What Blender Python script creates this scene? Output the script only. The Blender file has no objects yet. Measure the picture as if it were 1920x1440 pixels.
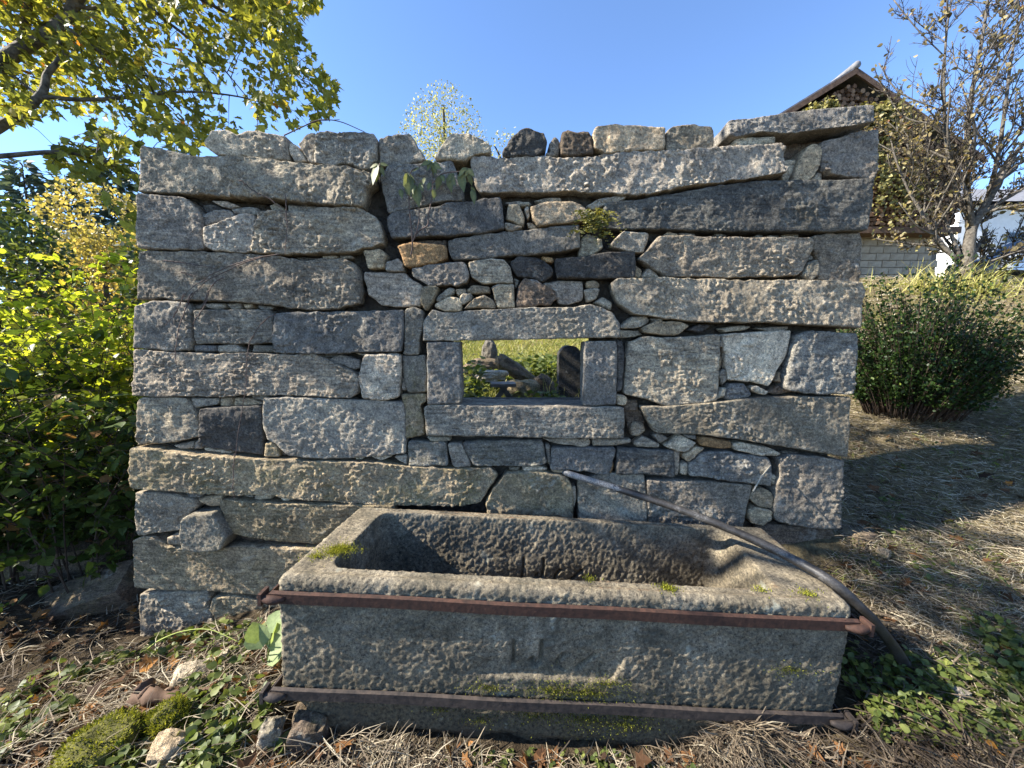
import bpy, math
import numpy as np
from mathutils import Vector

# ------------------------------------------------------------------ camera, sky, sun, exposure
F_PX, PITCH, CAM_Z = 721.0, math.radians(6.25), 1.6
SUN_EL, SUN_AZ = math.radians(38.0), math.radians(6.0)     # azimuth: towards the viewer from the wall's own plane, from the left
scene = bpy.context.scene
col = bpy.data.collections.new('place'); scene.collection.children.link(col)
cam_data = bpy.data.cameras.new('camera')
cam_data.sensor_width = 36.0; cam_data.lens = 36.0 * F_PX / 1920.0
cam_data.clip_start = 0.02; cam_data.clip_end = 3000
cam = bpy.data.objects.new('camera', cam_data); col.objects.link(cam)
cam.location = (0, 0, CAM_Z); cam.rotation_euler = (math.pi / 2 - PITCH, 0, 0)
scene.camera = cam
TO_SUN = Vector((-math.cos(SUN_EL) * math.cos(SUN_AZ), -math.cos(SUN_EL) * math.sin(SUN_AZ), math.sin(SUN_EL)))
world = bpy.data.worlds.new('World'); scene.world = world; world.use_nodes = True
wn = world.node_tree
sky = wn.nodes.new('ShaderNodeTexSky'); sky.sky_type = 'NISHITA'; sky.sun_disc = False
sky.sun_elevation = SUN_EL; sky.sun_rotation = math.atan2(TO_SUN.x, TO_SUN.y)
sky.altitude = 2600; sky.air_density = 1.0; sky.dust_density = 0.0; sky.ozone_density = 5.0
bg = wn.nodes['Background']; bg.inputs['Strength'].default_value = 0.125
wn.links.new(sky.outputs['Color'], bg.inputs['Color'])
sun_data = bpy.data.lights.new('sun', 'SUN'); sun_data.energy = 5.0; sun_data.angle = math.radians(0.53)
sun_data.color = (1.0, 0.93, 0.82)
sun = bpy.data.objects.new('sun', sun_data); col.objects.link(sun)
sun.rotation_euler = TO_SUN.to_track_quat('Z', 'Y').to_euler()
scene.view_settings.view_transform = 'Standard'; scene.view_settings.look = 'None'
scene.view_settings.gamma = 1.0; scene.view_settings.use_curve_mapping = False
scene.view_settings.exposure = 1.75
scene.cycles.max_bounces = 6; scene.cycles.diffuse_bounces = 3; scene.cycles.transparent_max_bounces = 4

# ------------------------------------------------------------------ helpers
R = np.random.default_rng(11)
A = np.asarray
def ray(px, py):
    a = (px - 960) / F_PX; b = -(py - 720) / F_PX
    return A([a, math.cos(PITCH) + b * math.sin(PITCH), -math.sin(PITCH) + b * math.cos(PITCH)])
def at(px, py, Y):
    d = ray(px, py); return A([0, 0, CAM_Z]) + d * (Y / d[1])
def atz(px, py, z):
    d = ray(px, py); return A([0, 0, CAM_Z]) + d * ((z - CAM_Z) / d[2])
def ats(px, py, Y):                      # vectorised at()
    a = (px - 960) / F_PX; b = -(py - 720) / F_PX
    dy = math.cos(PITCH) + b * math.sin(PITCH); dz = -math.sin(PITCH) + b * math.cos(PITCH)
    return np.stack([a / dy * Y, Y + 0 * a, CAM_Z + dz / dy * Y], 1)
def project(P):
    x, y, z = P[:, 0], P[:, 1], P[:, 2] - CAM_Z
    f = y * math.cos(PITCH) - z * math.sin(PITCH); u = y * math.sin(PITCH) + z * math.cos(PITCH)
    f = np.where(f < .05, .05, f)
    return 960 + F_PX * x / f, 720 - F_PX * u / f
def _h(x, y, z, s):
    with np.errstate(over='ignore'):
        h = (x.astype(np.uint32) * np.uint32(374761393) + y.astype(np.uint32) * np.uint32(668265263)
             + z.astype(np.uint32) * np.uint32(2147483647) + np.uint32(s * 7919 + 13))
        h = (h ^ (h >> np.uint32(13))) * np.uint32(1274126177)
        h = (h ^ (h >> np.uint32(16))) * np.uint32(2246822519); h ^= h >> np.uint32(13)
    return h.astype(np.float64) / 2147483647.5 - 1.0
def vn(P, s=0):                          # 3D value noise, -1..1
    P = A(P, float); I = np.floor(P).astype(np.int64); f = P - I; f = f * f * f * (f * (f * 6 - 15) + 10)
    x, y, z = I[:, 0], I[:, 1], I[:, 2]; o = 0
    for dx in (0, 1):
        wx = f[:, 0] if dx else 1 - f[:, 0]
        for dy in (0, 1):
            wy = f[:, 1] if dy else 1 - f[:, 1]
            for dz in (0, 1):
                wz = f[:, 2] if dz else 1 - f[:, 2]
                o = o + _h(x + dx, y + dy, z + dz, s) * wx * wy * wz
    return o
def fbm(P, n=4, s=0, gain=.5):
    o = 0; a = 1.0; t = 0
    for i in range(n):
        o = o + a * vn(P * 2.03 ** i + 17.3 * i, s + i); t += a; a *= gain
    return o / t
def sstep(a, b, x):
    t = np.clip((x - a) / (b - a), 0, 1); return t * t * (3 - 2 * t)

def mesh(name, V, faces, smooth=True, tint=None):
    V = A(V, np.float32); me = bpy.data.meshes.new(name)
    if not isinstance(faces, list): faces = [faces]
    faces = [A(f, np.int32) for f in faces if len(f)]
    idx = np.concatenate([f.ravel() for f in faces])
    tot = np.concatenate([np.full(len(f), f.shape[1], np.int32) for f in faces])
    me.vertices.add(len(V)); me.vertices.foreach_set('co', V.ravel())
    me.loops.add(len(idx)); me.loops.foreach_set('vertex_index', idx)
    me.polygons.add(len(tot))
    me.polygons.foreach_set('loop_start', np.concatenate([[0], np.cumsum(tot)[:-1]]).astype(np.int32))
    me.polygons.foreach_set('use_smooth', np.full(len(tot), bool(smooth)))
    if tint is not None:
        at_ = me.attributes.new('tint', 'FLOAT', 'POINT'); at_.data.foreach_set('value', A(tint, np.float32))
    me.update(calc_edges=True); me.validate()
    return me
def tag(o, label=None, cat=None, group=None, kind=None):
    if label: o['label'] = label
    if cat: o['category'] = cat
    if group: o['group'] = group
    if kind: o['kind'] = kind
    return o
def empty(name, loc=(0, 0, 0), rot=(0, 0, 0)):
    o = bpy.data.objects.new(name, None); col.objects.link(o); o.location = loc; o.rotation_euler = rot
    o.empty_display_size = .1; return o
def obj(name, me, mat, parent=None, loc=None, color=None):
    o = bpy.data.objects.new(name, me); col.objects.link(o)
    if mat and not me.materials: me.materials.append(mat)
    if parent: o.parent = parent
    if loc is not None: o.location = loc
    if color is not None: o.color = color
    return o
def part(name, V, F, mat, parent=None, smooth=True, tint=None, color=None, base=None):
    """World-space vertices -> object with its origin at its own centre (or base), under parent (an unrotated empty)."""
    V = A(V, float); c = V.mean(0) if base is None else A(base, float)
    o = obj(name, mesh(name, V - c, F, smooth, tint), mat, parent, color=color)
    p = A(parent.location) if parent else 0
    if parent and parent.parent: p = p + A(parent.parent.location)
    o.location = c - p; return o
class MB:
    """collects shapes into one mesh"""
    def __init__(s): s.V = []; s.Q = []; s.T = []; s.C = []; s.n = 0
    def add(s, V, Q=None, T=None, c=None):
        V = A(V, float)
        if Q is not None and len(Q): s.Q.append(A(Q) + s.n)
        if T is not None and len(T): s.T.append(A(T) + s.n)
        s.V.append(V); s.C.append(np.full(len(V), .5) if c is None else A(c, float) + np.zeros(len(V))); s.n += len(V); return s
    def box(s, lo, hi, c=None, M=None):
        x0, y0, z0 = lo; x1, y1, z1 = hi
        V = A([(x0,y0,z0),(x1,y0,z0),(x1,y1,z0),(x0,y1,z0),(x0,y0,z1),(x1,y0,z1),(x1,y1,z1),(x0,y1,z1)], float)
        if M is not None: V = V @ A(M[0]).T + A(M[1])
        return s.add(V, [(0,3,2,1),(4,5,6,7),(0,1,5,4),(1,2,6,5),(2,3,7,6),(3,0,4,7)], c=c)
    def tube(s, P, r, n=6, c=None):
        V, Q, T = tube(P, r, n); return s.add(V, Q, T, c)
    def faces(s): return [np.concatenate(x) for x in (s.Q, s.T) if x]
    def verts(s): return np.concatenate(s.V)
    def tint(s): return np.concatenate(s.C)
    def build(s, name, mat, parent=None, smooth=True, color=None, base=None):
        return part(name, s.verts(), s.faces(), mat, parent, smooth, s.tint(), color, base)
def spline(P, n):
    P = A(P, float); m = len(P)
    if m < 3: t = np.linspace(0, 1, n)[:, None]; return P[0] * (1 - t) + P[-1] * t
    E = np.vstack([2 * P[0] - P[1], P, 2 * P[-1] - P[-2]]); out = []
    for t in np.linspace(0, m - 1 - 1e-9, n):
        i = int(t); f = t - i; a, b, c, d = E[i:i + 4]
        out.append(.5 * (2 * b + (c - a) * f + (2 * a - 5 * b + 4 * c - d) * f * f + (3 * b - a - 3 * c + d) * f ** 3))
    return A(out)
def tube(P, r, n=6):
    P = A(P, float); m = len(P); r = np.zeros(m) + r
    T = np.gradient(P, axis=0); T /= np.linalg.norm(T, axis=1)[:, None] + 1e-12
    u = np.cross(T[0], (0, 0, 1) if abs(T[0][2]) < .9 else (1, 0, 0)); u /= np.linalg.norm(u)
    a = np.arange(n) * 2 * math.pi / n; V = []
    for i in range(m):
        u = u - T[i] * u.dot(T[i]); u /= np.linalg.norm(u) + 1e-12; w = np.cross(T[i], u)
        V.append(P[i] + r[i] * (np.cos(a)[:, None] * u + np.sin(a)[:, None] * w))
    V = np.concatenate(V + [P[:1], P[-1:]]); i, j = np.meshgrid(np.arange(m - 1), np.arange(n), indexing='ij')
    k = (j + 1) % n; Q = np.stack([i * n + j, i * n + k, (i + 1) * n + k, (i + 1) * n + j], -1).reshape(-1, 4)
    j = np.arange(n); k = (j + 1) % n; e = m * n
    T3 = np.concatenate([np.stack([k, j, j * 0 + e], 1), np.stack([(m - 1) * n + j, (m - 1) * n + k, j * 0 + e + 1], 1)])
    return V, Q, T3
def grid_faces(nu, nv, off=0):
    i, j = np.meshgrid(np.arange(nu - 1), np.arange(nv - 1), indexing='ij'); a = i * nv + j
    return np.stack([a, a + nv, a + nv + 1, a + 1], -1).reshape(-1, 4) + off

# leaf templates: x across, y along, z up; faces are triangles
OVAL = (A([(0,0,0),(-.28,.22,.05),(-.34,.48,.07),(-.2,.78,.03),(0,1,-.06),(.2,.78,.03),(.34,.48,.07),(.28,.22,.05),(0,.45,0)]),
        A([(0,8,1),(1,8,2),(2,8,3),(3,8,4),(4,8,5),(5,8,6),(6,8,7),(7,8,0)]))
DIAM = (A([(0,0,0),(-.26,.45,.05),(0,1,-.03),(.26,.45,.05)]), A([(0,2,1),(0,3,2)]))
LANCE = (A([(0,0,0),(-.1,.25,.03),(-.11,.55,.0),(0,1,-.12),(.11,.55,.0),(.1,.25,.03),(0,.3,-.01),(0,.6,-.04)]),
         A([(0,6,1),(1,6,2),(6,7,2),(2,7,3),(3,7,4),(4,7,6),(4,6,5),(5,6,0)]))
_m = [(0,0),(-.18,.04),(-.46,.02),(-.34,.24),(-.62,.5),(-.3,.5),(-.26,.66),(0,1),(.26,.66),(.3,.5),(.62,.5),(.34,.24),(.46,.02),(.18,.04)]
MAPLE = (A([(x, y, .08 * abs(x) - .12 * max(0, y - .6)) for x, y in _m] + [(0, .38, -.05)]),
         A([(i, 14, (i + 1) % 14) for i in range(14)])[:, ::-1])
BLADE = (A([(-.5,0,0),(.5,0,0),(-.4,.5,.12),(.4,.5,.12),(0,1,0)]), A([(0,1,3),(0,3,2),(2,3,4)]))
def leaf_cloud(P, D, N, size, tmpl, width=1.0):
    """place template at points P, long axis D, face normal ~N"""
    T, Fc = tmpl; n = len(P); D = D / (np.linalg.norm(D, axis=1)[:, None] + 1e-9)
    X = np.cross(D, N); X /= np.linalg.norm(X, axis=1)[:, None] + 1e-9; Z = np.cross(X, D)
    size = np.zeros(n) + size; width = np.zeros(n) + width
    V = P[:, None, :] + size[:, None, None] * (T[None, :, 0:1] * width[:, None, None] * X[:, None, :] + T[None, :, 1:2] * D[:, None, :] + T[None, :, 2:3] * Z[:, None, :])
    Fa = (Fc[None] + (np.arange(n) * len(T))[:, None, None]).reshape(-1, Fc.shape[1])
    return V.reshape(-1, 3), Fa, len(T)
def rdir(n, up=0.0):
    v = R.normal(size=(n, 3)); v[:, 2] += up; return v / np.linalg.norm(v, axis=1)[:, None]
def blades(P, D, L, W):                  # straw, grass: cheap bent strips lying along D
    n = len(P); N = rdir(n, 1.5); return leaf_cloud(P, D, N, L, BLADE, W / L)
def in_poly(x, y, poly):
    ins = np.zeros(len(x), bool); m = len(poly)
    for i in range(m):
        (x1, y1), (x2, y2) = poly[i], poly[(i + 1) % m]
        c = ((y1 > y) != (y2 > y)) & (x < (x2 - x1) * (y - y1) / (y2 - y1 + 1e-12) + x1); ins ^= c
    return ins

# ------------------------------------------------------------------ materials
def nodes(name):
    m = bpy.data.materials.new(name); m.use_nodes = True; t = m.node_tree
    return m, t, t.nodes['Principled BSDF'], t.nodes['Material Output']
def N_(t, typ, **k):
    n = t.nodes.new('ShaderNode' + typ)
    for a, b in k.items():
        if a.startswith('i_'):
            key = a[2:]; n.inputs[int(key) if key.isdigit() else key].default_value = b
        else: setattr(n, a, b)
    return n
def noise(t, vec, scale, detail=4, rough=.55, dist=0.0):
    n = N_(t, 'TexNoise', i_Scale=scale, i_Detail=detail, i_Roughness=rough, i_Distortion=dist); t.links.new(vec, n.inputs['Vector']); return n.outputs['Fac']
def ramp(t, fac, stops, interp='LINEAR'):
    n = N_(t, 'ValToRGB'); n.color_ramp.interpolation = interp; e = n.color_ramp.elements
    while len(e) < len(stops): e.new(.5)
    for q, (p, c) in zip(e, stops): q.position = p; q.color = (*c, 1) if len(c) == 3 else c
    t.links.new(fac, n.inputs['Fac']); return n.outputs['Color']
def mix(t, fac, a, b, mode='MIX'):
    n = N_(t, 'Mix', data_type='RGBA', blend_type=mode)
    for v, s in ((fac, n.inputs[0]), (a, n.inputs[6]), (b, n.inputs[7])):
        if hasattr(v, 'links') or hasattr(v, 'is_linked'): t.links.new(v, s)
        elif isinstance(v, (int, float)): s.default_value = v
        else: s.default_value = (*v, 1)
    return n.outputs[2]
def mth(t, op, a, b=0.0):
    n = N_(t, 'Math', operation=op)
    for v, s in ((a, n.inputs[0]), (b, n.inputs[1])):
        if hasattr(v, 'is_linked'): t.links.new(v, s)
        else: s.default_value = v
    return n.outputs[0]
def bump(t, h, bsdf, strength, dist):
    n = N_(t, 'Bump', i_Strength=strength, i_Distance=dist); t.links.new(h, n.inputs['Height']); t.links.new(n.outputs['Normal'], bsdf.inputs['Normal'])
def rampf(t, f, a, b): return ramp(t, f, [(a, (0, 0, 0)), (b, (1, 1, 1))])

def mat_stone(name, base=None, speck=1.0, fine=.0025):
    """granite: colour from the object's own colour, moss amount from its alpha"""
    m, t, b, o = nodes(name); g = N_(t, 'NewGeometry').outputs['Position']; oi = N_(t, 'ObjectInfo')
    c = oi.outputs['Color'] if base is None else None
    rnd = oi.outputs['Random']; off = N_(t, 'CombineXYZ'); t.links.new(mth(t, 'MULTIPLY', rnd, 37.0), off.inputs[0]); t.links.new(mth(t, 'MULTIPLY', rnd, 11.0), off.inputs[2])
    av = N_(t, 'VectorMath', operation='ADD'); t.links.new(g, av.inputs[0]); t.links.new(off.outputs[0], av.inputs[1]); g = av.outputs[0]
    mp = N_(t, 'Mapping'); mp.inputs['Scale'].default_value = (.22, 1, 1.5); mp.inputs['Rotation'].default_value = (0, .12, 0); t.links.new(g, mp.inputs['Vector']); lay = noise(t, mp.outputs[0], 38, 6, .7, .6)
    layf = rampf(t, rnd, .35, .6)
    big = noise(t, g, 3.1, 5, .6); mid = noise(t, g, 19, 6, .68); fin = noise(t, g, 75, 5, .75); vf = noise(t, g, 190, 3, .7)
    sh = ramp(t, big, [(.25, (.66, .65, .66)), (.5, (1, 1, 1)), (.75, (1.28, 1.26, 1.2))])
    x = mix(t, 1.0, c if c is not None else base, sh, 'MULTIPLY')
    x = mix(t, 1.0, x, ramp(t, mid, [(.3, (.55, .55, .56)), (.5, (1, 1, 1)), (.7, (1.4, 1.38, 1.33))]), 'MULTIPLY')
    x = mix(t, .8 * speck, x, ramp(t, fin, [(.36, (.3, .3, .31)), (.46, (.88, .88, .88)), (.54, (1.05, 1.05, 1.05)), (.66, (1.75, 1.72, 1.65))]), 'MULTIPLY')
    x = mix(t, .6 * speck, x, ramp(t, vf, [(.38, (.4, .4, .4)), (.5, (1, 1, 1)), (.62, (1.6, 1.57, 1.5))]), 'MULTIPLY')
    x = mix(t, mth(t, 'MULTIPLY', layf, .8), x, mix(t, 1.0, x, ramp(t, lay, [(.36, (.5, .5, .5)), (.5, (1, 1, 1)), (.64, (1.45, 1.43, 1.38))]), 'MULTIPLY'))
    lich = mth(t, 'MULTIPLY', rampf(t, noise(t, g, 7, 6, .7, .4), .6, .68), rampf(t, noise(t, g, 45, 3), .35, .6))
    x = mix(t, mth(t, 'MULTIPLY', lich, .5), x, (.46, .445, .38))
    stain = rampf(t, noise(t, g, 2.2, 4, .6), .56, .72); x = mix(t, mth(t, 'MULTIPLY', stain, .35), x, (.16, .125, .07))
    ms = mth(t, 'MULTIPLY', oi.outputs['Alpha'], mth(t, 'MULTIPLY', rampf(t, noise(t, g, 5.5, 6, .7, .3), .42, .62), rampf(t, noise(t, g, 60, 3), .3, .6)))
    x = mix(t, mth(t, 'MULTIPLY', ms, .75), x, ramp(t, fin, [(.35, (.08, .065, .018)), (.65, (.27, .225, .07))]))
    t.links.new(x, b.inputs['Base Color']); b.inputs['Roughness'].default_value = .88; b.inputs['Specular IOR Level'].default_value = .25
    hh = mth(t, 'ADD', mth(t, 'MULTIPLY', fin, .7), mth(t, 'MULTIPLY', vf, .35)); bump(t, mth(t, 'ADD', mth(t, 'ADD', hh, mth(t, 'MULTIPLY', mid, 2.0)), mth(t, 'MULTIPLY', mth(t, 'MULTIPLY', lay, layf), 1.0)), b, 1.0, fine * 4.5)
    return m
def mat_leaf(name, stops, trans=.45, rough=.5, spec=.35, glow=(1.45, 1.4, .75)):
    m, t, b, o = nodes(name); a = N_(t, 'Attribute', attribute_name='tint').outputs['Fac']; c = ramp(t, a, stops)
    g = N_(t, 'NewGeometry').outputs['Position']
    c = mix(t, .5, c, ramp(t, noise(t, g, 90, 2), [(.3, (.6, .6, .6)), (.7, (1.35, 1.35, 1.3))]), 'MULTIPLY')
    t.links.new(c, b.inputs['Base Color']); b.inputs['Roughness'].default_value = rough; b.inputs['Specular IOR Level'].default_value = spec
    tr = N_(t, 'BsdfTranslucent'); t.links.new(mix(t, 1.0, c, glow, 'MULTIPLY'), tr.inputs['Color'])
    ms = N_(t, 'MixShader', i_0=trans); t.links.new(b.outputs[0], ms.inputs[1]); t.links.new(tr.outputs[0], ms.inputs[2]); t.links.new(ms.outputs[0], o.inputs['Surface'])
    return m
def mat_plain(name, c1, c2, scale=30, rough=.8, metal=0.0, bmp=.002, spec=.3, detail=5):
    m, t, b, o = nodes(name); g = N_(t, 'TexCoord').outputs['Object']; f = noise(t, g, scale, detail, .6)
    t.links.new(ramp(t, f, [(.3, c1), (.7, c2)]), b.inputs['Base Color']); b.inputs['Roughness'].default_value = rough; b.inputs['Metallic'].default_value = metal
    b.inputs['Specular IOR Level'].default_value = spec
    if bmp: bump(t, noise(t, g, scale * 2.5, 4), b, .8, bmp)
    return m
# ------------------------------------------------------------------ ground (one sheet, height from control points)
GP = A([at(*p) for p in [(258,1212,2.2),(100,1190,2.25),(330,1260,1.9),(560,1392,1.42),(800,1412,1.42),(1060,1428,1.42),(1300,1425,1.42),(1500,1402,1.42),(1640,1330,1.5),(1700,1256,1.62),
    (1575,1010,2.25),(1640,1000,2.3),(1700,815,3.05),(1900,790,3.2),(1900,960,2.35),(1900,1100,1.95),(1900,1250,1.6),(1900,1430,1.3),(0,1120,2.4),(60,1060,2.9),(0,1420,1.3),(300,1440,1.3),
    (1815,530,8.2),(1905,545,8),(1920,640,5.5),(1760,640,5.5),(1620,640,5.5),(1000,650,9.5),(1035,705,6),(960,765,4.6),(880,765,4.6),(1062,775,4.0),(700,800,4.0),(1300,760,4.2)]]
    + [A(p) for p in [(-3.3,3.2,-.25),(-5,4,-.3),(-6,1,-.2),(-3,-1,-.15),(0,-1.5,-.15),(3,-1,.0),(5,.5,.5),(-8,9,-.6),(0,14,2.3),(0,22,2.8),(5,9,2.6),(9,10,3.25),(12,11.5,3.3),(16,12,3.3),(20,18,3.3),(10,20,3.3),
       (9,4,2.6),(8,0,1.6),(-20,20,-2),(-20,0,-2),(-25,50,-4),(20,45,4),(40,10,4),(0,80,2),(60,60,4),(-60,60,-6),(0,-40,-1),(-60,-20,-3),(60,-20,4)]])
def _solve():
    d = np.linalg.norm(GP[:, None, :2] - GP[None, :, :2], axis=2); n = len(GP)
    M = np.zeros((n + 1, n + 1)); M[:n, :n] = -d; M[:n, n] = 1; M[n, :n] = 1; M[:n, :n] += np.eye(n) * .04
    return np.linalg.solve(M, np.append(GP[:, 2], 0))
GW = _solve()
def ground(x, y):
    x = A(x, float); y = A(y, float); o = np.zeros(x.shape) + GW[-1]
    for (px, py, _), w in zip(GP, GW): o = o - w * np.sqrt((x - px) ** 2 + (y - py) ** 2)
    return o
def gpt(x, y, dz=0.0): return A([x, y, float(ground(x, y)) + dz])
def axis(lo, hi, step, far):
    c = np.arange(lo, hi + step, step); a, s = [], step
    p = hi
    while p < far: s *= 1.22; p += s; a.append(p)
    b, s, p = [], step, lo
    while p > -far: s *= 1.22; p -= s; b.append(p)
    return np.concatenate([b[::-1], c, a])
gx, gy = axis(-4, 5.5, .04, 900), axis(.4, 6, .04, 900)
XX, YY = np.meshgrid(gx, gy, indexing='ij'); P = np.stack([XX.ravel(), YY.ravel()], 1); Z = ground(P[:, 0], P[:, 1])
P3 = np.column_stack([P, np.zeros(len(P))]); near = np.exp(-(np.linalg.norm(P - A([0, 2]), axis=1) / 8) ** 2)
Z += near * (.035 * fbm(P3 / .35, 3, 5) + .012 * fbm(P3 / .07, 2, 9))
m_ground, t, b, o = nodes('soil_and_grass'); g = N_(t, 'NewGeometry').outputs['Position']
sx = N_(t, 'SeparateXYZ'); t.links.new(g, sx.inputs[0])
n1 = noise(t, g, 1.3, 6, .65); n2 = noise(t, g, 26, 5, .7); n3 = noise(t, g, 110, 3, .7)
soil = ramp(t, n2, [(.3, (.022, .016, .010)), (.55, (.06, .045, .028)), (.75, (.13, .10, .06))])
hay = ramp(t, n2, [(.28, (.05, .042, .026)), (.5, (.15, .12, .065)), (.75, (.26, .21, .11))])
lawn = ramp(t, n2, [(.28, (.05, .055, .012)), (.5, (.12, .11, .03)), (.75, (.22, .18, .06))])
xr = rampf(t, mth(t, 'ADD', mth(t, 'MULTIPLY', sx.outputs[0], .25), mth(t, 'MULTIPLY', n1, .5)), .55, .8)
yr = rampf(t, mth(t, 'ADD', mth(t, 'MULTIPLY', sx.outputs[1], .1), mth(t, 'MULTIPLY', n1, .35)), .5, .72)
c = mix(t, xr, soil, hay); c = mix(t, yr, c, mix(t, rampf(t, n1, .4, .6), lawn, hay))
t.links.new(c, b.inputs['Base Color']); b.inputs['Roughness'].default_value = .95; b.inputs['Specular IOR Level'].default_value = .1
bump(t, mth(t, 'ADD', n2, mth(t, 'MULTIPLY', n3, .4)), b, 1.0, .03)
go = obj('ground', mesh('ground', np.column_stack([P, Z]), grid_faces(len(gx), len(gy))[:, ::-1][:, ::-1]), m_ground); tag(go, kind='structure')
tag(go, 'earth and mown grass bank rising to the right behind the wall')

# ------------------------------------------------------------------ stone wall
YW = 2.25
CR = {'A': (220, 220, 3.84), 'B': (660, 220, 3.84), 'C': (1140, 180, 3.6923), 'D': (220, 540, 3.84), 'E': (660, 540, 3.84), 'F': (1120, 540, 3.6923),
      'G': (220, 840, 3.84), 'H': (700, 800, 3.6923), 'I': (1180, 800, 3.6923), 'K': (780, 560, 4.8), 'X': (0, 0, 1)}
COLS = {'g': (.20, .19, .172), 'b': (.148, .148, .147), 'd': (.082, .081, .08), 'l': (.31, .285, .24), 't': (.30, .25, .185), 'o': (.36, .215, .10), 'y': (.225, .195, .145), 'n': (.115, .093, .076), 'w': (.235, .215, .18)}
COLS = {k: tuple(A(v) * (A([1.36, 1.25, 1.08]) if k not in 'o' else 1)) for k, v in COLS.items()}
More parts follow.
